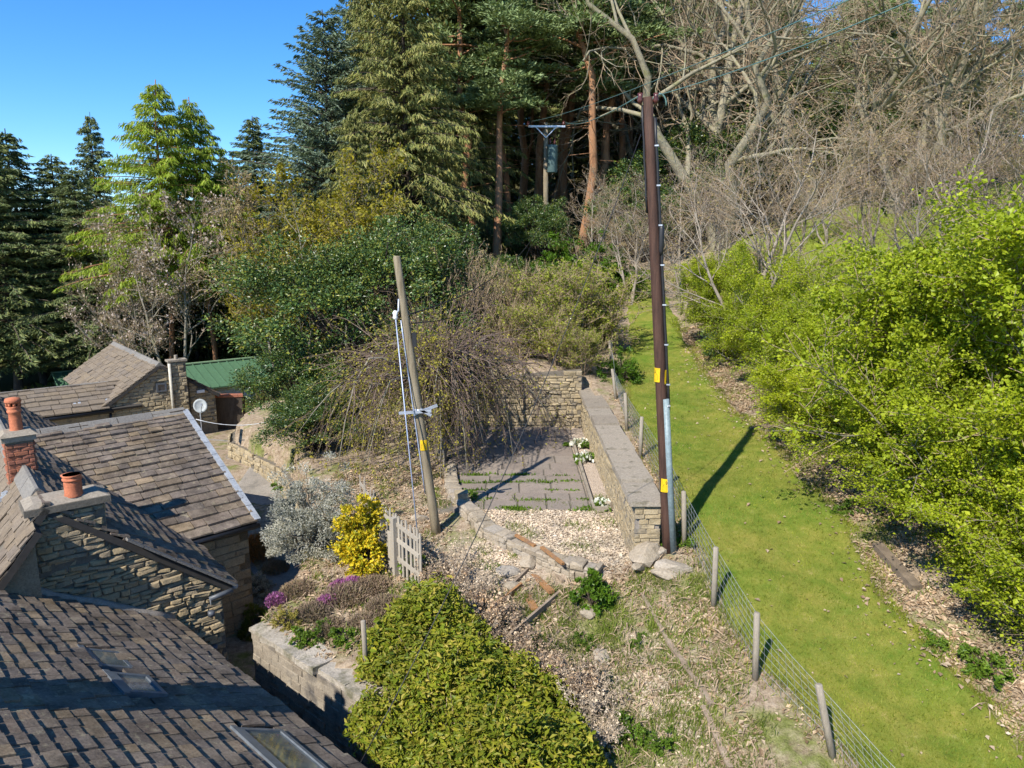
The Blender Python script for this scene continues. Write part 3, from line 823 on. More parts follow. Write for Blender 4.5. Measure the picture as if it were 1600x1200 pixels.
for i in range(9):
    p0 = rD0 + nD * (i * .8 + .02) + UP * .03; p1 = p0 + nD * .78
    g = G(); g.hexa([p0 + eD * .2 - UP * .07, p1 + eD * .2 - UP * .07, p1 - eD * .2 - UP * .07, p0 - eD * .2 - UP * .07, p0 + eD * .03 + UP * .09, p1 + eD * .03 + UP * .09, p1 - eD * .03 + UP * .09, p0 - eD * .03 + UP * .09])
    put('ridge_stone', g.mesh('ridge_stone', RIDGE), house)
# cross wing walls
wf = Er - eD * .25
front = slab('front_wall', [V3(wf - nD * 4, -3), V3(wf - nD * .12, -3), V3(wf - nD * .12, -.12), V3(wf - nD * 4, -.12)], eD, .4, MORTAR, house)
lay(front, 'stone', stone_items(V3(wf - nD * 4, -3), nD, eD, 3.88, 2.85, lambda x, z: True, (.14, .22), (.28, .6), (.012, .035), 41, 'block',
    hole=lambda x, z: 1.0 < x - .05 < 2.95 and 1.85 < z < 2.8 and False), RUBBLE, 80)
sidew = slab('end_wall', [V3(wf - nD * .12, -3), V3(wf - nD * .12 - eD * 7.5, -3), V3(wf - nD * .12 - eD * 7.5, -.12), V3(wf - nD * .12 - eD * 3.75, riseD - .25), V3(wf - nD * .12, -.12)], nD, .4, RUBBLE, house)
g = G(); wc = wf - nD * 1.72 + UP * -.62; M3D = np.stack([np.array(nD), np.array(eD), np.array(UP)], 1)
for (dx, dz, w, h) in ((-.3, 0, .07, .85), (.3, 0, .07, .85), (0, .39, .53, .07), (0, -.39, .53, .07)):
    g.box(wc + nD * dx + UP * dz + eD * .04, w, .12, h, M3D)
wd = put('window', g.mesh('window', WHITEP), house)
g = G(); g.box(wc + eD * .035, .53, .03, .71, M3D); put('pane', g.mesh('pane', GLASSD), wd)
g = G(); g.tube([oD + nD * 4.6 + eD * .07 - UP * .06, Er + nD * .02 + eD * .07 - UP * .06], .06, 8); put('gutter', g.mesh('gutter', BLACKGUT, True), house)
# main roof eave gutter + downpipe + verge cap
g = G(); g.tube([gp(EW + .05, EZ - .03, -.08), gp(EW + .05, EZ - .03, 3.0)], .055, 8); put('gutter', g.mesh('gutter', LEAD, True), house)
g = G(); pd = gp(1.93, 0) + e_ * .13
g.tube([gp(EW - .02, EZ - .06) + e_ * .12, V3(pd, -.36), V3(pd, -.5), V3(pd, -2.6)], .05, 8)
for z in (-.6, -1.3): g.tube([V3(pd, z), V3(pd, z - .09)], .066, 8)
put('downpipe', g.mesh('downpipe', GREYPIPE, True), house)
g = G()
for i in range(7):
    a0 = gp(.55, 0) ; q = lambda f: oC + e_ * .03 + vC * (HC * .62 * (1 - f))
    q0, q1 = q(i / 7), q((i + .96) / 7)
    g.bar(q0 + NC * .055, q1 + NC * .055, .2, .035, NC)
put('verge', g.mesh('verge', RIDGE), house)
g = G()   # lead pieces at the chimney foot and valley end
q = gp(-.62, RZ - .22 * math.tan(sll) + .05) + e_ * .28
g.bar(q, q - vL * .3, .12, .02, NL)
q = gp(-.62, RZ - .22 * math.tan(sll) + .06) + e_ * .46 - vL * 1.1
g.bar(q, q - vL * .16, .16, .03, NL)
put('lead_flashing', g.mesh('lead_flashing', LEAD), house)
# gable chimney: rubble stack with slab and pot
M3G = np.stack([np.array(n_), np.array(e_), np.array(UP)], 1)
cst = gp(-.07, 0, .22)
def chimney(parent, c, wx, wy, z0, z1, slabh, mat, cap):
    g = G(); g.box(V3(c, (z0 + z1) / 2), wx, wy, z1 - z0, M3G); ch = put('chimney', g.mesh('chimney', MORTAR), parent)
    return ch
ch1 = chimney(house, cst, 1.0, .5, .8, 1.86, .1, MORTAR, True)
its = stone_items(V3(cst + e_ * .25 - n_ * .5, 1.0), n_, e_, 1.0, .84, lambda x, z: True, (.06, .13), (.14, .36), (.015, .06), 51, rot=.05)
its += stone_items(V3(cst - n_ * .5 - e_ * .25, 1.0), e_, -n_, .5, .84, lambda x, z: True, (.08, .14), (.16, .3), (.01, .03), 52)
its += stone_items(V3(cst + n_ * .5 + e_ * .25, 1.0), -e_, n_, .5, .84, lambda x, z: True, (.08, .14), (.16, .3), (.01, .03), 53)
lay(ch1, 'stone', its, RUBBLE, 120)
g = G(); g.box(V3(cst, 1.86 + .055), 1.2, .68, .11, M3G); put('cap_slab', g.mesh('cap_slab', MORTAR), ch1)
g = G(); b = np.array(V3(cst, 1.93)); 
g.hexa([V3(cst - n_ * .58 - e_ * .31, 1.972), V3(cst - n_ * .58 + e_ * .31, 1.972), V3(cst + n_ * .58 + e_ * .31, 1.972), V3(cst + n_ * .58 - e_ * .31, 1.972),
        V3(cst - n_ * .45 - e_ * .22, 2.04), V3(cst - n_ * .45 + e_ * .22, 2.04), V3(cst + n_ * .45 + e_ * .22, 2.04), V3(cst + n_ * .45 - e_ * .22, 2.04)])
put('mortar_flaunching', g.mesh('mortar_flaunching', COPING), ch1)
def pot(parent, c, z, h, r, hat=False):
    g = G()
    prof = [(0, r * 1.0), (.03, r * 1.02), (.06, r * .95)]
    for k in range(5): prof += [(.08 + k * .035, r * .98), (.095 + k * .035, r * .93)]
    prof += [(h * .72, r * .92), (h * .76, r * 1.08), (h * .82, r * 1.08), (h * .84, r * .98), (h * .92, r * 1.02), (h, r * 1.18), (h, r * .95), (h - .12, r * .85)]
    g.tube([V3(c, z + a) for a, _ in prof], [b for _, b in prof], 18, False)
    g.tube([V3(c, z + h - .13), V3(c, z + h - .12)], [r * .85, r * .85], 18)
    if hat:
        for k in range(8):
            a = k * math.pi / 4; q = V3(c, z + h) + Vector((math.cos(a), math.sin(a), 0)) * r * .9
            g.bar(q, q + UP * .07, .04, .04, (1, .3, 0))
        g.tube([V3(c, z + h + .06), V3(c, z + h + .09), V3(c, z + h + .14), V3(c, z + h + .16)], [r * 1.15, r * 1.28, r * 1.1, r * .3], 18)
    return put('chimney_pot', g.mesh('chimney_pot', TERRA, True), parent)
pot(ch1, atd(116, 776, 11.55), 2.02, .36, .135)
# brick chimney on the ridge further back
c2 = atd(36, 745, 13.1); c2.z = 0
ch2 = chimney(house, c2, .42, .36, 1.2, 2.55, .1, MORTAR, False)
z = 1.3; row = 0; items = []
while z < 2.5:
    for (o, u, nn, L_) in ((c2 - n_ * .21 + e_ * .18, n_, e_, .42), (c2 - n_ * .21 - e_ * .18, e_, -n_, .36), (c2 + n_ * .21 + e_ * .18, -e_, n_, .36)):
        x = -.11 if row % 2 else 0.
        while x < L_ - .02:
            x0, x1 = max(x, 0), min(x + .22, L_)
            if x1 - x0 > .04: items.append(('block', (row * 3 + int(x * 9)) % 6, M4(V3(o + u * ((x0 + x1) / 2) - nn * .03, z + .035), u * (x1 - x0 - .012), nn * (.045 + .012 * ((row + int(x * 7)) % 2)), UP * .064)))
            x += .22
    z += .075; row += 1
lay(ch2, 'brick', items, BRICK, 160)
g = G(); g.box(V3(c2, 2.59), .52, .46, .10, M3G)
g.hexa([V3(c2 - n_ * .3 - e_ * .26, 2.642), V3(c2 - n_ * .3 + e_ * .26, 2.642), V3(c2 + n_ * .3 + e_ * .26, 2.642), V3(c2 + n_ * .3 - e_ * .26, 2.642),
        V3(c2 - n_ * .2 - e_ * .17, 2.72), V3(c2 - n_ * .2 + e_ * .17, 2.72), V3(c2 + n_ * .2 + e_ * .17, 2.72), V3(c2 + n_ * .2 - e_ * .17, 2.72)])
put('mortar_cap', g.mesh('mortar_cap', COPING), ch2)
pot(ch2, c2, 2.70, .46, .105, True)
g = G()
for k in range(5):
    q = c2 - n_ * (.3 + .0 * k) + e_ * .25; g.box(V3(q - n_ * (.05 * k) , 1.62 - .09 * k), .1, .12, .1, np.array(Matrix.Rotation(.5 * k, 3, 'Z')))
put('lead_flashing', g.mesh('lead_flashing', LEAD), ch2)

# --- rear cottage
rear = thing('rear_cottage', 'rear stone cottage with small gable window and chimney breast', 'building', Vector((-14.4, 28.6, -2.6)))
A0 = Vector((-14.4, 28.6, 0)); apz = 1.24
def ep(w, z, s=0.): return A0 + n_ * w - e_ * s + UP * z
HWE, EVZ = 2.1, -.18
slE = math.atan2(apz - EVZ, HWE)
eg = slab('gable_wall', [ep(-2.1, -2.8), ep(2.1, -2.8), ep(2.1, EVZ - .1), ep(0, apz - .1), ep(-2.1, EVZ - .1)], e_, .4, MORTAR, rear)
insE = lambda x, z: z - 2.8 < np.interp(x - 2.1, [-2.1, 0, 2.1], [EVZ - .12, apz - .12, EVZ - .12]) and not (abs(x - 2.08) < .2 and abs(z - 3.1) < .2)
lay(eg, 'stone', [i for i in stone_items(ep(-2.1, -2.8), n_, e_, 4.2, 4.2, insE, (.10, .18), (.18, .46), (.015, .05), 61, 'stone', .03) if i[2].translation.z > -1.5], GARDENSTONE, 200)
for sgn, nm, sd in ((-1, 'roof_slope', 62), (1, 'far_roof_slope', 63)):
    v = (-n_ * sgn * math.cos(slE) + UP * math.sin(slE)); N = (n_ * sgn * math.sin(slE) + UP * math.cos(slE)); H = HWE / math.cos(slE) + .2
    o = ep(sgn * HWE, EVZ, -.12) - v * .2
    if sgn < 0: o = ep(-HWE, EVZ, 8.4) - v * .2
    roofplane(o, e_ if sgn < 0 else -e_, v, N, 8.52, H, nm, rear, (lambda a, b: True), .3, .2, (.3, .6), sd, SLATE_PALE if sgn < 0 else SLATE, 170 if sgn < 0 else 40, .03)
for i in range(9):
    p0 = ep(0, apz + .05, -.12 + i * .94); p1 = ep(0, apz + .05, -.12 + i * .94 + .92)
    g = G(); g.hexa([p0 - n_ * .18 - UP * .1, p0 + n_ * .18 - UP * .1, p1 + n_ * .18 - UP * .1, p1 - n_ * .18 - UP * .1, p0 - n_ * .03 + UP * .06, p0 + n_ * .03 + UP * .06, p1 + n_ * .03 + UP * .06, p1 - n_ * .03 + UP * .06])
    put('ridge_stone', g.mesh('ridge_stone', RIDGE), rear)
chw = ep(.62, 0) + e_ * .16
g = G(); g.box(V3(chw, -.6), .62, .34, 4.0 - .1, M3G)
brst = put('chimney_breast', g.mesh('chimney_breast', MORTAR), rear)
its = stone_items(V3(chw - n_ * .31 + e_ * .17, -1.6), n_, e_, .62, 2.95, lambda x, z: True, (.1, .18), (.16, .36), (.015, .04), 64)
lay(brst, 'stone', its, GARDENSTONE, 70)
g = G(); g.box(V3(chw, 1.39), .74, .46, .08, M3G); g.tube([V3(chw, 1.42), V3(chw, 1.6)], .07, 10); put('chimney_cap', g.mesh('chimney_cap', COPING), brst)
g = G(); pq = chw - n_ * .33 + e_ * .22; g.tube([V3(pq, 1.3), V3(pq, -1.2)], .06, 8); put('flue_pipe', g.mesh('flue_pipe', CREAMP, True), rear)
g = G(); wq = ep(0, .3) + e_ * .03
for (dx, dz, w, h) in ((-.16, 0, .06, .36), (.16, 0, .06, .36), (0, .15, .26, .06), (0, -.15, .26, .06)): g.box(wq + n_ * dx + UP * dz, w, .08, h, M3G)
wo = put('window', g.mesh('window', GREYPIPE), rear); g = G(); g.box(wq, .26, .03, .24, M3G); put('pane', g.mesh('pane', GLASSD), wo)
g = G(); g.box(ep(1.0, -.35) + e_ * .08, .1, .12, 1.5, M3G); put('downpipe', g.mesh('downpipe', BLACKGUT), rear)  # shade of the recessed gap beside the breast, put in as a black strip
g = G(); g.box(ep(1.5, -.05) + e_ * .08, .3, .1, .12, M3G); put('vent', g.mesh('vent', WHITEP), rear)
# side range of the cottage
Fe = ep(-2.0, -.3); dF, rF = 1.6, .66; slF = math.atan2(rF, dF)
vF = (-e_ * math.cos(slF) + UP * math.sin(slF)); NF = (e_ * math.sin(slF) + UP * math.cos(slF)); LF = 9.
roofplane(Fe - n_ * LF + e_ * .15, n_, vF, NF, LF + 1.2, dF / math.cos(slF) + .2, 'range_roof_slope', rear, lambda a, b: (lambda p: p.z > EVZ + (HWE + (p - A0).dot(n_)) * math.tan(slE) - .1)(Fe - n_ * LF + e_ * .15 + n_ * a + vF * b) , .36, .26, (.35, .75), 65, SLATE_PALE, 110)
fw0 = Fe + e_ * .02
slab('range_wall', [V3(fw0 - n_ * LF, -2.8), V3(fw0, -2.8), V3(fw0, -.36), V3(fw0 - n_ * LF, -.36)], e_, .3, RUBBLE, rear)
g = G(); g.tube([Fe - n_ * 5.2 + e_ * .22 - UP * .08, Fe + n_ * .15 + e_ * .22 - UP * .08], .07, 8); g.tube([Fe + n_ * .05 + e_ * .12 - UP * .08, Fe + n_ * .05 + e_ * .1 - UP * 1.3], .045, 8)
put('gutter', g.mesh('gutter', BLACKGUT, True), rear)
for i in range(9):
    p0 = Fe - n_ * (LF - i * 1.05) + vF * (dF / math.cos(slF) + .1) + UP * .06; p1 = p0 + n_ * 1.03
    g = G(); g.hexa([p0 + e_ * .18 - UP * .08, p1 + e_ * .18 - UP * .08, p1 - e_ * .18 - UP * .08, p0 - e_ * .18 - UP * .08, p0 + e_ * .03 + UP * .06, p1 + e_ * .03 + UP * .06, p1 - e_ * .03 + UP * .06, p0 - e_ * .03 + UP * .06])
    put('ridge_stone', g.mesh('ridge_stone', RIDGE), rear)
g = G()
for k in range(2):
    q = Fe - n_ * (1.05 - .16 * k) + vF * .35 + NF * .12; g.bar(q, q + vF * .4, .09, .03, NF)
q = Fe - n_ * .02 + vF * .3 + NF * .12; g.bar(q, q + vF * .45 + n_ * .3, .16, .03, NF)
put('lead_flashing', g.mesh('lead_flashing', LEAD), rear)

# satellite dish on the cottage corner
dp = atd(313, 634, 24.5)
dish = thing('satellite_dish', 'grey oval satellite dish on the corner of the rear cottage', 'dish', dp)
g = G(); dn = Vector((.45, -.75, .35)).normalized(); M3d = np.array(dn.to_track_quat('Z', 'Y').to_matrix())
rings = [(0.0, -.06), (.1, -.055), (.16, -.03), (.22, 0), (.228, -.02), (.16, -.06), (.02, -.085)]
Vd = []; NS = 20
for r_, h_ in rings:
    for k in range(NS): a = k * 2 * math.pi / NS; Vd.append([r_ * math.cos(a) * 1.0, r_ * math.sin(a) * 1.1, h_])
Vd = np.array(Vd) @ M3d.T + np.array(dp)
Fd = [[i * NS + k, i * NS + (k + 1) % NS, (i + 1) * NS + (k + 1) % NS, (i + 1) * NS + k] for i in range(len(rings) - 1) for k in range(NS)]
g.add(Vd, Fd); put('reflector', g.mesh('reflector', DISH, True), dish)
g = G(); g.tube([dp - UP * .25, dp + dn * .1 - UP * .2, dp + dn * .36 - UP * .05], .014, 6); g.box(dp + dn * .37 - UP * .04, .05, .05, .09)
put('feed_arm', g.mesh('feed_arm', GALV), dish)
g = G(); g.tube([dp - dn * .08, dp - dn * .2 - UP * .1, dp - dn * .2 - UP * 1.9], .02, 6); put('bracket', g.mesh('bracket', GALV), dish)

# --- green-roofed sheds
def shed(label, c, hw, L_, pitch, wallh, seed):
    t = thing('shed', label, 'shed', V3(c, c.z - wallh - .8), 'green roofed sheds below the wood')
    rise = hw * math.tan(pitch)
    # ridge from c along +n_, gable facing -n_
    def sp(a, w, z): return c + n_ * a + e_ * w + UP * z
    g = G()
    g.add([sp(.12, -hw, -rise - wallh - .6), sp(.12, hw, -rise - wallh - .6), sp(.12, hw, -rise - .05), sp(.12, 0, -.05), sp(.12, -hw, -rise - .05)], [[0, 1, 2, 4]], [[4, 2, 3]])
    g.hexa([sp(.14, -hw, -rise - wallh - .6), sp(L_, -hw, -rise - wallh - .6), sp(L_, hw, -rise - wallh - .6), sp(.14, hw, -rise - wallh - .6), sp(.14, -hw, -rise - .1), sp(L_, -hw, -rise - .1), sp(L_, hw, -rise - .1), sp(.14, hw, -rise - .1)])
    wl_ = put('wall', g.mesh('wall', WHITEP), t)
    for k in range(9):
        z = -rise - .2 - k * .17
        g = G(); g.box(sp(.1, 0, z), hw * 2 * .98, .03, .155, np.stack([np.array(e_), np.array(n_), np.array(UP)], 1)); put('board', g.mesh('board', WHITEP), wl_)
    for s in (-1, 1):
        g = G()
        q = [sp(-.25, 0, .03), sp(L_, 0, .03), sp(L_, s * (hw + .35), -rise - .35 * math.tan(pitch) + .03), sp(-.25, s * (hw + .35), -rise - .35 * math.tan(pitch) + .03)]
        g.hexa([p - UP * .07 for p in q] + q)
        rf = put('roof', g.mesh('roof', GREENROOF), t)
        for k in range(int(L_ / .45)):
            a0 = sp(-.2 + k * .45, s * .08, .045); a1 = sp(-.2 + k * .45, s * (hw + .34), -rise - .34 * math.tan(pitch) + .045)
            g = G(); g.bar(a0, a1, .05, .04); put('rib', g.mesh('rib', GREENROOF), rf)
    g = G(); g.bar(sp(-.28, 0, .07), sp(L_, 0, .07), .34, .05); put('ridge_cap', g.mesh('ridge_cap', GREENLIGHT), t)
    g = G(); g.box(sp(.06, hw * .15, -rise - .55), .7, .06, .6, np.stack([np.array(e_), np.array(n_), np.array(UP)], 1)); wd = put('window', g.mesh('window', WHITEP), t)
    g = G(); g.box(sp(.025, hw * .15, -rise - .55), .58, .02, .48, np.stack([np.array(e_), np.array(n_), np.array(UP)], 1)); put('pane', g.mesh('pane', GLASSD), wd)
    return t
shed('long shed with green metal roof and white boarded gable beside the holly', atd(278, 572, 38), 2.6, 7, R(16), 2.0, 1)
s2 = shed('small white shed with green roof left of the rear cottage', atd(88, 583, 44), 2.1, 5, R(18), 1.5, 2)
# ------------------------------------------------------------------ garden walls, patio
def P2(x, y, dz=0.): return Vector((x, y, gz(x, y) + dz))
XV, YV = Vector((1, 0, 0)), Vector((0, 1, 0))
# long garden wall beside the lawn
WX0, WX1, WY0, WY1, WT = 2.45, 2.98, 13.42, 26.0, .93
gwall = thing('garden_wall', 'tall stone garden wall with flat dark coping slabs beside the patio', 'wall', Vector((2.7, 18, PATIO_Z)))
g = G(); g.hexa([(WX0 + .03, WY0 + .03, -.8), (WX1 - .03, WY0 + .03, -.8), (WX1 - .03, WY1, -.8), (WX0 + .03, WY1, -.8), (WX0 + .03, WY0 + .03, WT), (WX1 - .03, WY0 + .03, WT), (WX1 - .03, WY1, WT), (WX0 + .03, WY1, WT)])
core = put('core', g.mesh('core', LIMEMORTAR), gwall)
its = stone_items(Vector((WX0 + .03, WY1, -.75)), -YV, -XV, WY1 - WY0 - .03, WT + .75, lambda x, z: z > .28, (.07, .15), (.16, .42), (.01, .05), 71, rot=.04)
its += stone_items(Vector((WX0, WY0 + .03, -.1)), XV, -YV, WX1 - WX0, WT + .1, lambda x, z: True, (.07, .13), (.16, .36), (.02, .05), 72, 'block')
its += stone_items(Vector((WX1 - .03, WY0, -.1)), YV, XV, 3.0, WT + .1, lambda x, z: True, (.08, .15), (.2, .42), (.01, .04), 73, 'block')
lay(core, 'stone', its, GARDENSTONE, 330)
y = WY0 - .06; k = 0
rr = random.Random(5)
while y < WY1:
    L = rr.uniform(1.0, 1.45)
    g = G(); a = .03 * (k % 2) + .012 * (k % 3); j = lambda: rr.uniform(-.02, .02)
    g.hexa([(2.33 + j(), y, WT - .005), (3.07 + j(), y, WT - .005), (3.07 + j(), y + L - .05, WT - .005), (2.33 + j(), y + L - .05, WT - .005), (2.35 + j(), y + .01, WT + .085 + a), (3.05 + j(), y + .01, WT + .085 + a), (3.05 + j(), y + L - .07, WT + .085 + a), (2.35 + j(), y + L - .07, WT + .085 + a)])
    put('coping_slab', g.mesh('coping_slab', COPING), gwall)
    y += L; k += 1
# back wall
bwall = thing('back_wall', 'rough stone retaining wall closing the far side of the patio', 'wall', Vector((0, 24.5, PATIO_Z)))
g = G(); g.hexa([(-3.2, 24.42, -.6), (WX0, 24.42, -.6), (WX0, 24.95, -.6), (-3.2, 24.95, -.6), (-3.2, 24.42, 1.25), (WX0, 24.42, 1.7), (WX0, 24.95, 1.7), (-3.2, 24.95, 1.25)])
core2 = put('core', g.mesh('core', MORTAR), bwall)
its = stone_items(Vector((-3.2, 24.42, -.4)), XV, -YV, WX0 + 3.2, 2.2, lambda x, z: z < 1.62 + x * .08 + .06 * math.sin(x * 5), (.07, .17), (.16, .45), (.02, .08), 74, rot=.05)
lay(core2, 'stone', its, GARDENSTONE, 300)
# patio: flagstones
patio = struct(put('patio', G().hexa([(-2.5, 16.35, -.5), (1.93, 16.35, -.5), (1.9, 24.4, -.5), (-2.5, 24.4, -.5), (-1.5, 16.38, PATIO_Z - .005), (1.93, 16.35, PATIO_Z - .005), (1.9, 24.4, PATIO_Z - .005), (-2.5, 24.4, PATIO_Z - .012)]).mesh('patio', MORTAR)), 'square flagged patio below the garden walls')
y = 16.36; rr = random.Random(9)
while y < 24.25:
    h = rr.uniform(.5, .78); x = np.interp(y, [16.3, 24], [-1.45, -2.4])
    while x < 1.85:
        w = rr.uniform(.55, 1.15)
        x1 = min(x + w, 1.9)
        if 1.9 - x1 < .3: x1 = 1.9
        if x1 - x > .12:
            zt = PATIO_Z + .022 + rr.uniform(-.006, .008); q = .02
            g = G(); sh = [rr.uniform(-.008, .008) for _ in range(8)]
            g.hexa([(x + q + sh[0], y + q + sh[1], zt - .05), (x1 - q + sh[2], y + q + sh[3], zt - .05), (x1 - q + sh[4], y + h - q + sh[5], zt - .05), (x + q + sh[6], y + h - q + sh[7], zt - .05),
                    (x + q + sh[0] + .006, y + q + sh[1] + .006, zt + rr.uniform(-.003, .003)), (x1 - q + sh[2] - .006, y + q + sh[3] + .006, zt), (x1 - q + sh[4] - .006, y + h - q + sh[5] - .006, zt + rr.uniform(-.003, .003)), (x + q + sh[6] + .006, y + h - q + sh[7] - .006, zt)])
            put('flagstone', g.mesh('flagstone', FLAG), patio)
        x = x1
    y += h
bede = thing('flower_bed_edging', 'narrow stone edging between flagstones and the flower bed', 'edging', Vector((1.97, 18, PATIO_Z)))
for k in range(6):
    y0 = 16.35 + k * 1.0
    g = G(); g.box((1.98, y0 + .49, PATIO_Z + .03), .07, .97, .16); put('edging_stone', g.mesh('edging_stone', COPING), bede)
g = G(); g.box((2.2, 16.3, PATIO_Z + .03), .38, .08, .15); put('edging_stone', g.mesh('edging_stone', COPING), bede)
# low wall in front of the gravel terrace
lowall = thing('low_garden_wall', 'low crumbling stone wall curving in front of the gravel terrace', 'wall', Vector((-.2, 14.6, -.6)))
lp = [(-1.95, 19.6), (-1.75, 18.0), (-1.52, 17.0), (-1.32, 16.5), (-1.0, 15.7), (-.62, 14.95), (-.1, 14.35), (.5, 13.75), (1.15, 13.15), (1.7, 12.9)]
its = []; gcore = G()
for i in range(len(lp) - 1):
    a = Vector((*lp[i], 0)); b = Vector((*lp[i + 1], 0)); d = (b - a); L = d.length; d.normalize(); nn = Vector((d.y, -d.x, 0))
    if nn.x > 0 and nn.y > 0: nn = -nn
    if nn.dot(Vector((-.7, -.7, 0))) < 0: nn = -nn
    zb = -.95; top = -.17 if i < 6 else -.24
    a3, b3 = a - nn * .0, b
    gcore.hexa([V3(a3, zb), V3(b3, zb), V3(b3 - nn * .3, zb), V3(a3 - nn * .3, zb), V3(a3, top - .04), V3(b3, top - .04), V3(b3 - nn * .3, top - .04), V3(a3 - nn * .3, top - .04)])
    its += stone_items(V3(a, zb), d, nn, L, top - zb, lambda x, z: z > .1, (.08, .16), (.18, .4), (.02, .06), 80 + i, 'stone', .04)
    x = 0
    while x < L - .05:
        w = min(rr.uniform(.2, .42), L - x)
        its.append(('stone', rr.randrange(10), M4(V3(a + d * (x + w / 2) - nn * .15, top - .05 + rr.uniform(-.02, .02)), d * (w - .01), UP * rr.uniform(.07, .13), -nn * .36 if True else nn)))
        x += w
cw = put('core', gcore.mesh('core', MORTAR), lowall)
lay(cw, 'stone', its, ROCK, 220)
# stub wall by the patio corner (dark post-like pier)
pier = thing('stone_pier', 'short mossy stone pier at the near patio corner', 'pier', Vector((-1.25, 16.7, -.55)))
for k in range(4):
    g = G(); g.box((-1.28 + .01 * k, 16.72, -.45 + k * .14), .34 - .02 * (k % 2), .3, .135, np.array(Matrix.Rotation(.1 * (k - 1.5), 3, 'Z'))); put('stone', g.mesh('stone', GARDENSTONE), pier)
# house retaining wall with pale coping
rwall = thing('retaining_wall', 'lichened retaining wall with pale coping stones beside the low slate roof', 'wall', Vector((-3, 10.5, -2.9)))
rd = Vector((RW1.x - RW0.x, RW1.y - RW0.y, 0)); RL = rd.length; rd.normalize(); rn = Vector((rd.y, -rd.x, 0))
if rn.x > 0: rn = -rn
a = Vector((RW0.x, RW0.y, 0)); b = a + rd * RL
g = G(); g.hexa([V3(a, -3.1), V3(b, -3.1), V3(b - rn * .4, -3.1), V3(a - rn * .4, -3.1), V3(a, -.98), V3(b, -1.2), V3(b - rn * .4, -1.2), V3(a - rn * .4, -.98)])
core3 = put('core', g.mesh('core', MORTAR), rwall)
RETST = surf('retaining_stone', [(.20, .17, .13), (.32, .28, .22)], 3, 30, .95, .5, .015, piece=[(.22, .18, .135), (.33, .28, .21), (.27, .23, .18)], stain=((.10, .09, .08), 2.5, .5, .68))
lay(core3, 'stone', stone_items(V3(a, -2.75), rd, rn, RL, 1.75, lambda x, z: z < 1.75 - x * .025, (.10, .19), (.25, .55), (.012, .035), 91, 'block'), RETST, 200)
x = 0.; rr = random.Random(3)
while x < RL:
    w = rr.uniform(.35, .8); z0 = -.985 - x * .0245
    q0 = a + rd * x; q1 = a + rd * (x + w - .012)
    g = G(); jj = [rr.uniform(-.06, .06) for _ in range(4)]; hh = [rr.uniform(.06, .16) for _ in range(4)]
    g.hexa([V3(q0 + rn * (.06 + jj[0]), z0), V3(q1 + rn * (.06 + jj[1]), z0), V3(q1 - rn * (.40 + jj[2]), z0), V3(q0 - rn * (.40 + jj[3]), z0),
            V3(q0 + rn * (.05 + jj[0]), z0 + hh[0]), V3(q1 + rn * (.05 + jj[1]), z0 + hh[1]), V3(q1 - rn * (.39 + jj[2]), z0 + hh[2]), V3(q0 - rn * (.39 + jj[3]), z0 + hh[3])])
    put('coping_stone', g.mesh('coping_stone', RETCOP), rwall)
    x += w
# curved wall along the path
cwall = thing('curved_bank_wall', 'low curved dry stone wall holding the earth bank beside the path', 'wall', Vector((-8, 22.5, -1.9)))
cp = [(-5.12, 16.6), (-5.8, 18.3), (-6.35, 19.95), (-7.4, 21.95), (-8.95, 23.65), (-10.4, 25.2), (-10.9, 26.6), (-11.0, 28.2)]
its = []; gc = G()
for i in range(len(cp) - 1):
    a = Vector((*cp[i], 0)); b = Vector((*cp[i + 1], 0)); d = b - a; L = d.length; d.normalize(); nn = Vector((d.y, -d.x, 0))
    if nn.x > 0: nn = -nn
    zb = min(gz(*(a + nn * .4).xy), gz(*(b + nn * .4).xy)) - .1; top = -1.15 if i > 1 else -.95
    gc.hexa([V3(a, zb), V3(b, zb), V3(b - nn * .35, zb), V3(a - nn * .35, zb), V3(a, top), V3(b, top), V3(b - nn * .35, top), V3(a - nn * .35, top)])
    its += stone_items(V3(a, zb), d, nn, L, top - zb + .05, lambda x, z: True, (.10, .2), (.2, .5), (.02, .07), 95 + i, 'stone', .05)
cw2 = put('core', gc.mesh('core', MORTAR), cwall)
lay(cw2, 'stone', its, GARDENSTONE, 150)
# timber-topped bank wall behind the dish
tb = thing('brick_yard_wall', 'dark yard wall with an orange brick top behind the satellite dish', 'wall', atd(348, 640, 31))
g = G(); q0 = atd(322, 622, 31); q1 = atd(378, 620, 31.5)
g.hexa([V3(q0, -2.6), V3(q1, -2.6), V3(q1 + YV * .3, -2.6), V3(q0 + YV * .3, -2.6), V3(q0, q0.z), V3(q1, q1.z), V3(q1 + YV * .3, q1.z), V3(q0 + YV * .3, q0.z)])
put('body', g.mesh('body', BARKD), tb)
for k in range(7):
    f0, f1 = k / 7, (k + .96) / 7; g = G(); g.bar(q0.lerp(q1, f0) + YV * .15 + UP * .05, q0.lerp(q1, f1) + YV * .15 + UP * .05, .36, .1); put('coping_brick', g.mesh('coping_brick', BRICK), tb)

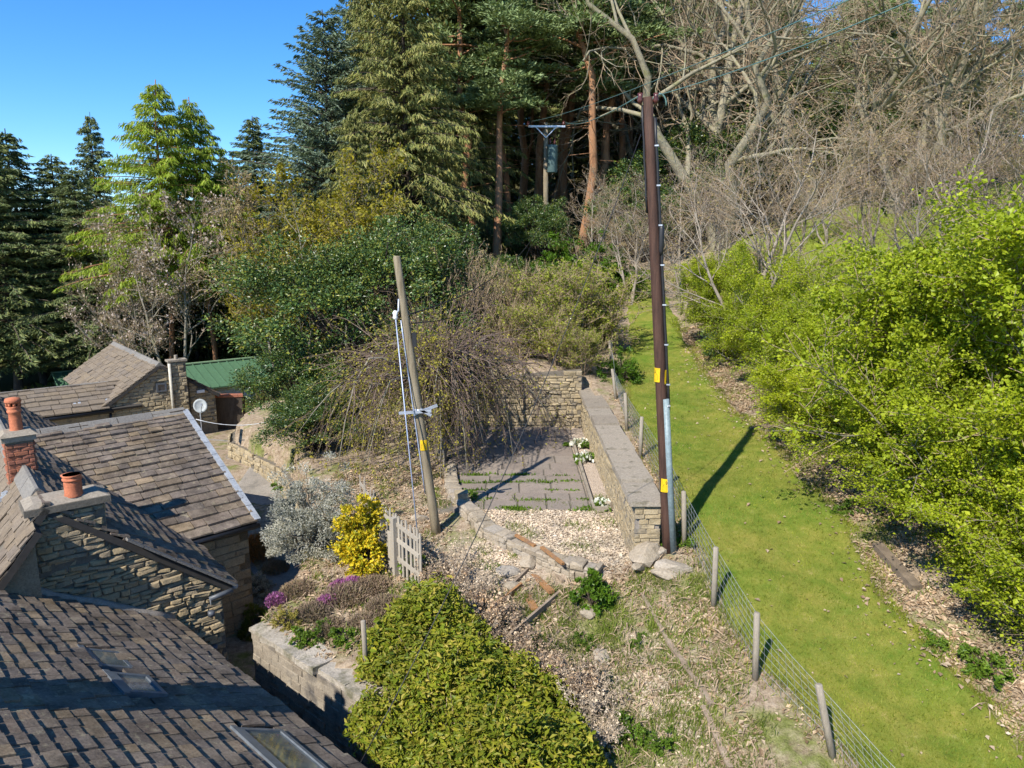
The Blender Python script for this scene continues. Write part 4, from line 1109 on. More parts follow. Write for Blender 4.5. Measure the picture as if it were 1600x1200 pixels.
# ------------------------------------------------------------------ poles and wires
def lerp3(a, b, f): return a + (b - a) * f
def strip_plate(parent, name, c, r, w, h, mat, facing=(-.25, -1, .0)):
    """thin plate wrapped on a pole"""
    g = G(); f = Vector(facing).normalized(); s = f.cross(UP).normalized(); NSEG = 6; Vp = []
    for zz in (-h / 2, h / 2):
        for rad in (r + .004, r + .012):
            for k in range(NSEG + 1):
                a = (k / NSEG - .5) * w / r; Vp.append(np.array(c + (f * math.cos(a) + s * math.sin(a)) * rad + UP * zz))
    n = NSEG + 1; F = []
    for k in range(NSEG):
        F += [[n + k, n + k + 1, 3 * n + k + 1, 3 * n + k], [k + 1, k, 2 * n + k, 2 * n + k + 1], [2 * n + k, 3 * n + k, 3 * n + k + 1, 2 * n + k + 1], [k, k + 1, n + k + 1, n + k]]
    g.add(Vp, F); o = put(name, g.mesh(name, mat), parent)
    # warning triangle and bolt, printed on the plate
    g = G(); R2 = r + .0145
    def pt(x, z): a = x / r; return np.array(c + (f * math.cos(a) + s * math.sin(a)) * R2 + UP * z)
    T = h * .22
    tri = [(-T * .9, h * .02), (T * .9, h * .02), (0, h * .02 + T * 1.5)]
    for i in range(3):
        (x0, z0), (x1, z1) = tri[i], tri[(i + 1) % 3]; d = Vector((x1 - x0, z1 - z0)).normalized(); pn = Vector((-d.y, d.x)) * .008
        g.add([pt(x0, z0), pt(x1, z1), pt(x1 + pn.x, z1 + pn.y), pt(x0 + pn.x, z0 + pn.y)], [[0, 1, 2, 3]])
    g.add([pt(-.008, h * .2), pt(.012, h * .2), pt(.004, h * .1), pt(-.014, h * .12)], [[0, 1, 2, 3]])
    for k in range(3): g.add([pt(-w * .3, -h * (.1 + .12 * k)), pt(w * .3, -h * (.1 + .12 * k)), pt(w * .3, -h * (.1 + .12 * k) + .02), pt(-w * .3, -h * (.1 + .12 * k) + .02)], [[0, 1, 2, 3]])
    put('warning_print', g.mesh('warning_print', BLACKINK), o)
    return o
# right, dark creosoted pole
B1 = Vector((3.17, 13.37, gz(3.17, 13.37) - .3)); T1 = aty(1012, 152, 13.37)
pole1 = thing('utility_pole', 'tall dark brown creosoted utility pole with grey cable guard beside the lawn', 'utility pole', Vector((3.17, 13.37, gz(3.17, 13.37))))
NPT = 9
g = G(); g.tube([lerp3(B1, T1, k / NPT) for k in range(NPT + 1)], [.122 - .035 * k / NPT for k in range(NPT + 1)], 16)
put('shaft', g.mesh('shaft', POLEDARK, True), pole1)
def on1(v, off=(0, 0, 0)):
    # height of image row v on this pole
    q = aty(1030, v, 13.37).z; f = (q - B1.z) / (T1.z - B1.z); return lerp3(B1, T1, f) + Vector(off), .122 - .035 * f
g = G(); p0, r0 = on1(868); p1, r1 = on1(622)
gd = Vector((.62, -.78, 0)).normalized()
g.tube([p0 + gd * .12, lerp3(p0, p1, .5) + gd * .11, p1 + gd * .105], [.07, .067, .064], 12)
guard = put('cable_guard', g.mesh('cable_guard', CONDUIT, True), pole1)
g = G(); q, _ = on1(632); g.box(q + gd * .171, .07, .012, .03, np.array(Matrix.Rotation(.67, 3, 'Z'))); put('white_label', g.mesh('white_label', WHITEP), guard)
for v, fc in ((756, (-.1, -1, 0)), (585, (-1, -.35, 0)), (588, (1, -.1, 0))):
    q, r = on1(v); strip_plate(pole1, 'warning_plate', q, r, .2, .27, YELLOW, fc)
g = G(); pts = []
for k in range(14):
    v = 640 - k * 35; q, r = on1(v); pts.append(q + Vector((.93, -.3, 0)).normalized() * (r + .02 + .006 * (k % 2)))
g.tube(pts, .028, 7); put('riser_cable', g.mesh('riser_cable', CABLE, True), pole1)
g = G(); pts = []
for k in range(7):
    q, r = on1(165 + k * 28); pts.append(q + Vector((-1, -.1, 0)) * (r + .015 + .01 * (k % 2)))
g.tube(pts, .02, 6); put('service_cable', g.mesh('service_cable', CABLE, True), pole1)
for k in range(7):
    q, r = on1(600 - k * 62); g = G(); g.box(q + Vector((.93, -.36, 0)).normalized() * (r + .035), .07, .05, .025, np.array(Matrix.Rotation(-.4, 3, 'Z'))); put('cable_clip', g.mesh('cable_clip', GALV), pole1)
g = G(); q, r = on1(375); qq = q + Vector((.95, -.3, 0)) * (r + .03); g.tube([qq - UP * .28, qq - UP * .2, qq + UP * .2, qq + UP * .28], [.03, .055, .055, .03], 8); put('cable_joint', g.mesh('cable_joint', CABLE, True), pole1)
g = G(); a = T1 + Vector((.02, -.02, .0)); g.tube([a + Vector((.05 + .13 * (1 - math.cos(t)), 0, -.12 + .18 * math.sin(t))) for t in np.linspace(.2, 3.3, 10)], .014, 6); put('cable_loop', g.mesh('cable_loop', WIREGREEN, True), pole1)
for s in (-1, 1):
    g = G(); a = T1 + Vector((s * .14, -.04, -.12)); g.tube([a, a + UP * .06, a + UP * .12, a + UP * .18], [.03, .055, .04, .05], 8); put('insulator', g.mesh('insulator', INSUL, True), pole1)

# left, short weathered pole
B2 = Vector((-1.72, 15.5, gz(-1.72, 15.5) - .3)); T2 = aty(620, 402, 15.5)
pole2 = thing('utility_pole', 'short leaning weathered grey pole with a steel crossbar by the picket gate', 'utility pole', Vector((-1.72, 15.5, gz(-1.72, 15.5))))
g = G(); g.tube([lerp3(B2, T2, k / 8) for k in range(9)] + [T2 + UP * .03], [.11 - .03 * k / 8 for k in range(9)] + [.06], 14)
put('shaft', g.mesh('shaft', POLEGREY, True), pole2)
def on2(v):
    q = aty(650, v, 15.5).z; f = (q - B2.z) / (T2.z - B2.z); return lerp3(B2, T2, f), .11 - .03 * f
q, r = on2(694); strip_plate(pole2, 'warning_plate', q, r, .15, .24, YELLOW, (.15, -1, 0))
q, r = on2(641)
for (d0, d1) in (((-.42, -.16, -.03), (.3, -.16, .02)), ((-.1, -.15, -.06), (.42, -.02, .12)), ((.05, -.16, .06), (.3, -.16, -.08))):
    g = G(); g.bar(q + Vector(d0), q + Vector(d1), .045, .06); put('crossbar', g.mesh('crossbar', GALV), pole2)
g = G(); g.tube([q - UP * .04, q + UP * .04], r + .01, 14); put('pole_band', g.mesh('pole_band', GALV, True), pole2)
q, r = on2(492); ia = q + Vector((-.2, -.08, 0))
g = G(); g.tube([ia - UP * .1, ia - UP * .05, ia, ia + UP * .05, ia + UP * .1], [.03, .06, .045, .06, .03], 10); put('insulator', g.mesh('insulator', WHITEP, True), pole2)
g = G(); g.tube([q + Vector((-.12, -.05, .35)), q + Vector((-.13, -.06, .1)), ia], .022, 6); put('insulator_bracket', g.mesh('insulator_bracket', GALV, True), pole2)
g = G(); q2, r2 = on2(530); g.box(q2 + Vector((.14, -.06, 0)), .09, .08, .3); put('junction_box', g.mesh('junction_box', CABLE), pole2)
g = G(); pts = [on2(v)[0] + Vector((-(on2(v)[1] + .012), -.06, 0)) for v in range(500, 800, 30)]; g.tube(pts, .014, 6); put('earth_cable', g.mesh('earth_cable', STAYBLUE, True), pole2)
# stay wire
sb = P2(-2.0, 14.4)
stay = G(); stay.tube([ia, lerp3(ia, sb, .5), sb], .014, 6); tag(put('stay_wire', stay.mesh('stay_wire', STAYBLUE, True)), 'pale blue stay wire from the short pole to the gate', 'wire')
# transformer pole in the wood
B3 = aty(853, 352, 49); B3.z = gz(B3.x, 49) - .2; T3 = aty(853, 192, 49)
pole3 = thing('transformer_pole', 'wooden pole with transformer drum and crossarm among the pines', 'utility pole', V3(B3, gz(B3.x, 49)))
g = G(); g.tube([B3, lerp3(B3, T3, .5), T3], [.19, .17, .14], 12); put('shaft', g.mesh('shaft', POLEGREY, True), pole3)
ca_ = T3 - UP * .25 - YV * .17
g = G(); g.bar(ca_ - XV * 1.15, ca_ + XV * 1.25, .12, .12); put('crossarm', g.mesh('crossarm', GALV), pole3)
for s in (-1, 1):
    g = G(); g.bar(ca_ + XV * .65 * s - UP * .05, ca_ - UP * .7, .05, .05); put('brace', g.mesh('brace', GALV), pole3)
    g = G(); a = ca_ + XV * 1.15 * s; g.tube([a + UP * .06, a + UP * .16, a + UP * .24, a + UP * .34], [.08, .13, .09, .05], 8); put('insulator', g.mesh('insulator', INSUL, True), pole3)
td = aty(863, 249, 48.6)
g = G(); g.tube([td - UP * .85, td - UP * .8, td + UP * .75, td + UP * .82, td + UP * .9], [.30, .34, .34, .37, .3], 16); put('transformer_drum', g.mesh('transformer_drum', TRANSF, True), pole3)
for s in (-1, 1):
    g = G(); a = td + UP * .9 + XV * .15 * s; g.tube([a, a + UP * .15, a + UP * .3, a + UP * .42], [.05, .08, .05, .03], 8); put('bushing', g.mesh('bushing', INSUL, True), pole3)

def wire(label, a, b, sag, r, mat, cat='wire'):
    pts = [lerp3(a, b, f) - UP * sag * 4 * f * (1 - f) for f in np.linspace(0, 1, 14)]
    g = G(); g.tube(pts, r, 5); return tag(put('overhead_wire', g.mesh('overhead_wire', mat, True)), label, cat, 'overhead wires')
wire('upper green overhead line passing above the tall dark pole', ca_ - XV * 1.15 + UP * .3, atd(1420, -40, 7.5), .25, .009, WIREGREEN)
wire('lower green overhead line touching the top of the tall dark pole', ca_ + XV * 1.2 + UP * .3, T1 + Vector((-.1, 0, .05)), .3, .012, WIREGREEN)
wire('green overhead line from the tall dark pole up to the right corner', T1 + Vector((.12, 0, .02)), atd(1560, -60, 7.0), .1, .008, WIREGREEN)
wire('thin dark service cable from the tall pole down towards the low roof', lerp3(B1, T1, .93) + Vector((-.15, 0, 0)), atd(556, 1205, 9.1), .55, .0075, CABLE)
wire('black cable from the short pole to the transformer pole', on2(491)[0] + Vector((.1, -.05, 0)), lerp3(B3, T3, .35), 1.0, .018, CABLE)
wire('lower black cable from the short pole into the wood', on2(505)[0] + Vector((.1, -.05, 0)), Vector((1.4, 48, 6.4)), 1.3, .014, CABLE)
wire('thin cable sagging from the cottage corner to the holly bank', atd(306, 655, 22.5), atd(470, 640, 24), .35, .012, WHITEP)

# ------------------------------------------------------------------ wire fence along the lawn
fence = thing('wire_fence', 'galvanised stock netting fence on grey wooden posts along the lawn', 'fence', P2(3.6, 12))
fp = [(5.1, 6.9, -.2), (4.5, 8.72, -.33), (3.8, 10.0, -.06), (3.62, 11.75, -.03), (3.5, 13.5, -.08), (3.42, 15.6, 0.02), (3.36, 17.9, 0.), (3.4, 20.3, -.1), (3.5, 23.2, -.18), (3.75, 26.4, -.1), (4.1, 30, .12), (4.6, 34, .25), (5.2, 37.5, .35)]
tops = []; bots = []
for k, (x, y, lean) in enumerate(fp):
    b = P2(x, y, -.15); t = b + Vector((lean, -.02, 1.28 if k not in (8,) else 1.2))
    g = G(); rr = .052
    g.tube([b, lerp3(b, t, .5), t - UP * .01, t], [rr, rr * .97, rr * .93, rr * .7], 9)
    put('post', g.mesh('post', POSTW, True), fence)
    tops.append(t); bots.append(b + UP * .17)
NH = 8
for h in range(NH):
    f = h / (NH - 1); f = .02 + .86 * f ** .9
    pts = []
    for k in range(len(fp)):
        q = lerp3(bots[k], tops[k], f) + XV * .07; pts.append(q)
        if k < len(fp) - 1: pts.append(lerp3(q, lerp3(bots[k + 1], tops[k + 1], f) + XV * .07, .5) - UP * .025)
    g = G(); g.tube(pts, .0034 if h < NH - 1 else .0045, 4); put('wire', g.mesh('wire', WIREGREY, True), fence)
PV = []
for k in range(len(fp) - 1):
    L = (bots[k + 1] - bots[k]).length; m = max(2, int(L / .16))
    for i in range(m):
        f = (i + .5) / m; a = lerp3(bots[k], bots[k + 1], f) + XV * .07; t = lerp3(tops[k], tops[k + 1], f) + XV * .07
        PV.append([lerp3(a, t, .02), lerp3(a, t, .45) - UP * .02, lerp3(a, t, .88) - UP * .025 * 4 * f * (1 - f)])
Vv, Ff = tubes(np.array([[list(p) for p in q] for q in PV]), np.full((len(PV), 3), .0026), 3)
nw = put('upright_wires', np_mesh('upright_wires', Vv, [Ff], WIREGREY, True), fence); nw['kind'] = 'stuff'

# ------------------------------------------------------------------ gate, stakes, timbers
gA = P2(-2.62, 13.95); gd_ = Vector((.66, -.75, 0)).normalized()
gate = thing('picket_gate', 'weathered grey picket gate sagging between posts beside the yellow shrub', 'gate', gA)
GLN = 1.25
for k, (f, hh, w) in enumerate(((-.08, 1.15, .14), (.42, 1.3, .11))):
    b = V3(gA + gd_ * f, gz(*(gA + gd_ * f).xy) - .15); g = G(); g.box(b + UP * (hh / 2 + .05) - Vector((.75, .66, 0)) * .07, w, .1, hh + .1, np.array(Matrix.Rotation(-.85, 3, 'Z'))); put('gate_post', g.mesh('gate_post', GATEW), gate)
for k in range(11):
    f = .02 + k * GLN / 10; b = V3(gA + gd_ * f, gA.z + .06 - f * .12)
    g = G(); hh = 1.22 + .03 * math.sin(k * 2.3); dl = Vector((.02 * math.sin(k), 0, 0))
    M3p = np.stack([np.array(gd_), np.array(Vector((.75, .66, 0))), np.array(UP)], 1)
    g.box(b + UP * hh / 2 + dl, .065, .022, hh, M3p); g.box(b + UP * (hh + .012) + dl, .045, .022, .03, M3p)
    put('picket', g.mesh('picket', GATEW), gate)
for z in (.35, .75, 1.08):
    g = G(); o = -Vector((.75, .66, 0)) * .03; g.bar(V3(gA + o, gA.z + z + .05), V3(gA + gd_ * GLN + o, gA.z + z - .1), .035, .08); put('rail', g.mesh('rail', GATEW), gate)
g = G(); g.bar(V3(gA + gd_ * .3 - Vector((.75, .66, 0)) * .1, gA.z - .1), V3(gA + gd_ * .33 - Vector((.75, .66, 0)) * .1, gA.z + .85), .035, .16, gd_); put('board', g.mesh('board', GATEW), gate)
pf = thing('picket_fence', 'broken run of pale pickets behind the silver shrub', 'fence', P2(-3.4, 16.2))
for k in range(12):
    q = lerp3(Vector((-3.9, 17.4, 0)), Vector((-2.75, 14.9, 0)), k / 11); hh = .75 + .15 * math.sin(k * 3.1); b = P2(q.x, q.y, -.05)
    g = G(); g.bar(b, b + Vector((.06 * math.sin(k * 1.7), .03, hh)), .06, .022, (1, .4, 0)); put('picket', g.mesh('picket', GATEW), pf)
g = G(); a = P2(-3.9, 17.4, .5); b = P2(-2.75, 14.9, .5); g.bar(a, b, .03, .07); put('rail', g.mesh('rail', GATEW), pf)
def stake(label, u, v, t, h, lean, r=.045):
    p = atd(u, v, t); b = P2(p.x, p.y, -.1)
    g = G(); tp = b + Vector((lean, 0, h + .1)); g.tube([b, lerp3(b, tp, .6), tp, tp + UP * .01], [r, r * .95, r * .9, r * .5], 9)
    return tag(put('stake', g.mesh('stake', POSTW, True)), label, 'stake', 'garden stakes')
stake('slim wooden stake standing above the retaining wall', 572, 1035, 11.6, .95, -.02)
stake('thin wooden stake poking out of the leafy bank at the bottom edge', 768, 1215, 9.6, 1.5, -.03, .04)
stake('leaning stub of post behind the patio shrubs', 695, 740, 20.2, .7, -.05)
def timber(label, pts, w, h, mat, name='timber', sink=.02, cat='timber'):
    g = G()
    for i in range(len(pts) - 1):
        a = P2(*pts[i]); b = P2(*pts[i + 1])
        if isinstance(mat, tuple): pass
        g.bar(a + UP * (h / 2 - sink), b + UP * (h / 2 - sink), w, h)
    return tag(put(name, g.mesh(name, mat)), label, cat, 'old garden timbers')
def xy(u, v, z): p = atz(u, v, z); return (p.x, p.y)
timber('upper length of old edging timber on the bank below the rocks', [xy(1002, 950, -.75), xy(1046, 1020, -.9)], .07, .06, PLANKW)
timber('long straight edging timber lying across the bank below the fence', [xy(1042, 1015, -.9), xy(1112, 1120, -1.05)], .09, .08, PLANKW)
timber('lowest edging timber running out at the bottom edge', [xy(1098, 1118, -1.05), xy(1140, 1215, -1.3)], .09, .08, PLANKW)
timber('heavy dark sleeper lying at the lawn edge under the hedge', [xy(1367, 880, -.15), xy(1428, 952, -.45)], .2, .14, surf('sleeper_wood', [(.13, .10, .07), (.22, .17, .12)], 4, 40, .92, .5))
timber('short broken board lying beside the dark sleeper', [xy(1385, 895, -.15), xy(1402, 905, -.2)], .14, .05, PLANKW)
# broken rotten planter
plb = thing('rotten_planter', 'collapsed rotten orange timber planter among loose stones', 'planter', P2(.0, 12.0))
def plank(u0, v0, u1, v1, z0, z1, w, h, mat, up=(0, 0, 1)):
    a = atz(u0, v0, z0); b = atz(u1, v1, z1); g = G(); g.bar(a, b, w, h, up); put('plank', g.mesh('plank', mat), plb)
plank(798, 992, 876, 925, -.66, -.64, .05, .1, PLANKW)
plank(765, 955, 815, 915, -.7, -.62, .05, .14, ROTW)
plank(818, 920, 836, 952, -.7, -.7, .14, .04, ROTW)
plank(830, 895, 862, 925, -.6, -.58, .12, .06, ROTW)
plank(845, 880, 880, 910, -.55, -.55, .05, .12, PLANKW)
plank(768, 962, 800, 950, -.78, -.75, .2, .03, BARKD)
plank(800, 915, 835, 880, -.62, -.5, .05, .1, PLANKW)
rb = thing('rotten_board', 'strip of crumbling orange timber on top of the low wall', 'board', P2(.5, 13.9))
for (u0, v0, u1, v1) in ((806, 836, 836, 853), (846, 855, 880, 881)):
    a = atz(u0, v0, -.13); b = atz(u1, v1, -.16); g = G(); g.bar(a, b, .07, .05); put('piece', g.mesh('piece', ROTW), rb)

# ------------------------------------------------------------------ rocks
def rock_mesh(seed):
    import bmesh
    bm = bmesh.new(); bmesh.ops.create_icosphere(bm, subdivisions=2, radius=1)
    r = random.Random(seed)
    pl = [(Vector((r.gauss(0, 1), r.gauss(0, 1), r.gauss(0, 1))).normalized(), r.uniform(.45, .85)) for _ in range(9)]
    for v in bm.verts:
        for nn, d in pl:
            e = v.co.dot(nn) - d
            if e > 0: v.co -= nn * e * .93
    me = bpy.data.meshes.new('rock'); bm.to_mesh(me); bm.free(); me.materials.append(ROCK); return me
RM = [rock_mesh(k) for k in range(5)]
def rock(label, u, v, z, sx, sy, sz, rz, k):
    p = atz(u, v, z)
    o = bpy.data.objects.new('rock', RM[k % 5]); C.objects.link(o); o.location = (p.x, p.y, gz(p.x, p.y) + sz * .35); o.scale = (sx, sy, sz); o.rotation_euler = (.1 * k, .08 * k, rz)
    return tag(o, label, 'rock', 'loose garden rocks')
rock('large tan rock leaning against the end of the garden wall', 1012, 872, -.1, .48, .34, .26, .4, 0)
rock('flat grey boulder at the foot of the dark utility pole', 1052, 890, -.15, .40, .26, .15, -.2, 1)
rock('long low slab under the flat grey boulder', 1040, 905, -.3, .38, .18, .11, .1, 2)
rock('pale slab tucked left of the wall-end rocks', 1003, 893, -.3, .38, .17, .11, .9, 3)
rock('small wedge of stone between wall-end rocks and pole', 1030, 870, -.1, .2, .15, .14, .3, 4)
rock('small block by the flower bed corner of the patio', 950, 791, -.28, .19, .17, .16, .3, 1)
rock('squarish stone below the round green bush', 919, 958, -.7, .21, .14, .12, .2, 2)
rock('flat pale stone half sunk in the bank turf', 944, 1015, -.85, .2, .24, .05, .2, 3)
rock('flat stone on the left below the low wall', 795, 897, -.6, .32, .2, .1, .1, 4)
rock('grey stone beside the rotten planter', 828, 885, -.55, .28, .22, .16, .7, 0)
rock('small stone between planter and dead twigs', 800, 918, -.65, .22, .2, .1, .4, 2)
rock('stone by the foot of the short pole', 655, 815, -.5, .22, .15, .12, .2, 1)
# ------------------------------------------------------------------ plants: kits of (part, mesh) built once, then copied
def rg(s): return np.random.default_rng(s)
def plant(name, label, kit, loc, scale=1., rz=0., group=None, cat='tree', sxy=None, tilt=(0, 0)):
    o = bpy.data.objects.new(name, None); C.objects.link(o); o.location = loc; o.empty_display_size = .3
    s = sxy or scale; o.scale = (s, s, scale); o.rotation_euler = (tilt[0], tilt[1], rz)
    tag(o, label, cat, group)
    for pn, me in kit:
        c = bpy.data.objects.new(pn, me); C.objects.link(c); c.parent = o
        if pn not in ('trunk',): c['kind'] = 'stuff'
    return o
def trunkline(rng, H, bend=.02, K=9):
    p = np.zeros((K, 3)); p[:, 2] = np.linspace(0, H, K)
    w = np.cumsum(rng.normal(size=(K, 2)) * bend * H / K * 2, 0); w -= w[0]
    p[:, :2] = w; return p
def at_h(line, z):
    return np.stack([np.interp(z, line[:, 2], line[:, i]) for i in range(2)] + [z], -1)

def conifer(seed, H, Rd, z0, nb, m, slen, swid, mat, bark, droop=.35, rise=.15, hang=.6, p=.85, r0=.2, flat=0., lat=.5, irr=.25):
    rng = rg(seed); line = trunkline(rng, H)
    K = len(line); g = G()
    V, F = tubes(line[None], np.linspace(r0, .02, K)[None], 8); g.add(V, F)
    h = z0 * H + (H * .985 - z0 * H) * (np.arange(nb) / nb) ** .9 + rng.normal(size=nb) * .12
    h = np.clip(h, z0 * H * .9, H * .99)
    rel = np.clip((h - z0 * H) / (H - z0 * H), 0, 1)
    L = Rd * ((1 - rel) ** p) * rng.uniform(1 - irr * 1.5, 1 + irr, nb) * np.interp(rel, [0, .12, 1], [.6, 1, 1]) + .25
    az = np.arange(nb) * 2.39996 + rng.normal(size=nb) * .4
    d = np.stack([np.cos(az), np.sin(az), np.zeros(nb)], 1)
    st = at_h(line, h); s = np.linspace(0, 1, 5)
    up = rise * (1 + rel); dr = droop * (1 - .5 * rel)
    B = st[:, None] + d[:, None] * (L[:, None] * s)[:, :, None]; B[:, :, 2] += L[:, None] * (up[:, None] * s - dr[:, None] * s ** 2)
    V, F = tubes(B, (.012 + .012 * L)[:, None] * np.linspace(1, .2, 5)[None], 3); g.add(V, F)
    trunk = g.mesh('trunk', bark, True)
    cnt = np.maximum(3, (m * L / Rd * rng.uniform(.6, 1.2, nb)).astype(int)); idx = np.repeat(np.arange(nb), cnt); n = len(idx)
    t = rng.uniform(.12, 1.03, n) ** .8
    base = st[idx] + d[idx] * (L[idx] * t)[:, None]; base[:, 2] += L[idx] * (up[idx] * t - dr[idx] * t ** 2)
    side = np.stack([-d[idx, 1], d[idx, 0], np.zeros(n)], 1); sg = rng.choice([-1, 1], n)
    lw = lat * L[idx] * .45 * (1.05 - t) + .1
    off = rng.random(n)
    base += side * (sg * lw * off)[:, None]; base[:, 2] -= hang * lw * off * .8 + rng.random(n) * .15 * (1 - flat)
    D = d[idx] * .55 + side * (sg * .8 * off)[:, None] + rng.normal(size=(n, 3)) * .25; D[:, 2] -= hang * rng.uniform(.3, 1.3, n)
    Nn = np.tile([0, 0, 1.], (n, 1)) * (1 if flat else .4)
    V, F = leaves(rng, base, slen * rng.uniform(.6, 1.3, n), D, swid, .08, N=Nn)
    return [('trunk', trunk), ('crown', np_mesh('crown', V, [F], mat))]

def pine(seed, H, z0=.5, nb=34, r0=.22, spread=3.2, ncl=5, ntuft=105):
    rng = rg(seed); line = trunkline(rng, H, .05); K = len(line); g = G()
    V, F = tubes(line[None], np.linspace(r0, .05, K)[None], 9); g.add(V, F)
    h = H * (z0 + (.99 - z0) * np.sort(rng.random(nb))); rel = (h / H - z0) / (1 - z0)
    L = spread * (1 - rel * .75) * rng.uniform(.5, 1.2, nb) * np.interp(rel, [0, .25, 1], [.6, 1, .8]); az = rng.uniform(0, 6.28, nb)
    d = np.stack([np.cos(az), np.sin(az), rng.uniform(-.1, .6, nb)], 1); st = at_h(line, h)
    s = np.linspace(0, 1, 5); B = st[:, None] + d[:, None] * (L[:, None] * s)[:, :, None] + np.cumsum(rng.normal(size=(nb, 5, 3)) * .08, 1)
    V, F = tubes(B, (.02 + .02 * L)[:, None] * np.linspace(1, .3, 5)[None], 4); g.add(V, F)
    # dead stubs lower down
    hs = H * rng.uniform(.22, z0, 14); azs = rng.uniform(0, 6.28, 14); ds = np.stack([np.cos(azs), np.sin(azs), rng.uniform(-.3, .3, 14)], 1)
    Bs = at_h(line, hs)[:, None] + ds[:, None] * (rng.uniform(.3, 1.6, 14)[:, None] * np.linspace(0, 1, 3))[:, :, None]
    V, F = tubes(Bs, np.full((14, 3), .02), 3); g.add(V, F)
    trunk = g.mesh('trunk', BARKP, True)
    idx = np.repeat(np.arange(nb), ncl); t = rng.uniform(.45, 1.05, len(idx))
    cc = st[idx] + d[idx] * (L[idx] * t)[:, None] + rng.normal(size=(len(idx), 3)) * (.45, .45, .25)
    rc = rng.uniform(.5, 1.1, len(idx))
    k = np.repeat(np.arange(len(cc)), ntuft); n = len(k)
    u = unit(rng.normal(size=(n, 3))); u[:, 2] = np.abs(u[:, 2]) * .9 - .25
    pos = cc[k] + u * (rc[k] * rng.uniform(.5, 1.05, n))[:, None] * (1, 1, .62)
    D = u + np.array([0, 0, .4]) + rng.normal(size=(n, 3)) * .45
    V, F = leaves(rng, pos, rng.uniform(.18, .34, n), D, .38, .1)
    return [('trunk', trunk), ('crown', np_mesh('crown', V, [F], L_PIN))]

def bare(seed, H, r0, stems=1, n1=12, n2=8, n3=6, n4=4, ang=(48, 45, 42, 40), up=(.06, .06, .05, .03), lf=(.55, .5, .5, .55), bark=None, twig=None, z0=.25, wob=.14, leafmat=None, nleaf=0, lsize=.07, bend=.06, lspread=.05, spread0=.35, trad=1., jitter=.0):
    rng = rg(seed)
    T = []
    for s in range(stems):
        l = trunkline(rng, H * (1 if s == 0 else rng.uniform(.65, 1.)), bend)
        if stems > 1:
            a = s * 2.4 + rng.random(); f = (l[:, 2] / H) ** 1.1 * H * spread0 * rng.uniform(.4, 1.1)
            l[:, 0] += np.cos(a) * (f + .12); l[:, 1] += np.sin(a) * (f + .12)
        T.append(l)
    P0 = np.stack(T); R0 = np.linspace(r0, r0 * .2, P0.shape[1])[None] * np.ones((len(T), 1))
    g = G(); V, F = tubes(P0, R0, 9); g.add(V, F)
    P1, R1 = grow(rng, P0, R0, n1, lf[0], ang[0], wob, up[0], 7, z0, .98, .6); V, F = tubes(P1, R1, 6); g.add(V, F)
    P2_, R2 = grow(rng, P1, R1, n2, lf[1], ang[1], wob, up[1], 6, .2, 1., .62); V, F = tubes(P2_, np.maximum(R2, .007 * trad), 4); g.add(V, F)
    kit = []; gt = G()
    P3, R3 = grow(rng, P2_, R2, n3, lf[2], ang[2], wob, up[2], 5, .15, 1., .65); V, F = tubes(P3, np.maximum(R3, .0055 * trad), 3); gt.add(V, F)
    last = P3
    if n4:
        P4, R4 = grow(rng, P3, R3, n4, lf[3], ang[3], wob, up[3], 3, .2, 1., .7, .12); V, F = tubes(P4, np.maximum(R4, .0042 * trad), 3); gt.add(V, F); last = P4
    kit = [('trunk', g.mesh('trunk', bark or BARKG, True)), ('twigs', gt.mesh('twigs', twig or TWIGT, True))]
    if nleaf:
        N, K, _ = last.shape
        idx = rng.integers(0, N, nleaf); t = rng.random(nleaf) * (K - 1); i0 = np.minimum(t.astype(int), K - 2); f = (t - i0)[:, None]
        pos = last[idx, i0] * (1 - f) + last[idx, i0 + 1] * f + rng.normal(size=(nleaf, 3)) * lspread
        V, F = leaves(rng, pos, lsize * np.clip(np.exp(rng.normal(size=nleaf) * .35), .4, 1.9), None, .75, .1, N=np.tile([0, 0, .8], (nleaf, 1)))
        kit.append(('crown', np_mesh('crown', V, [F], leafmat)))
    return kit

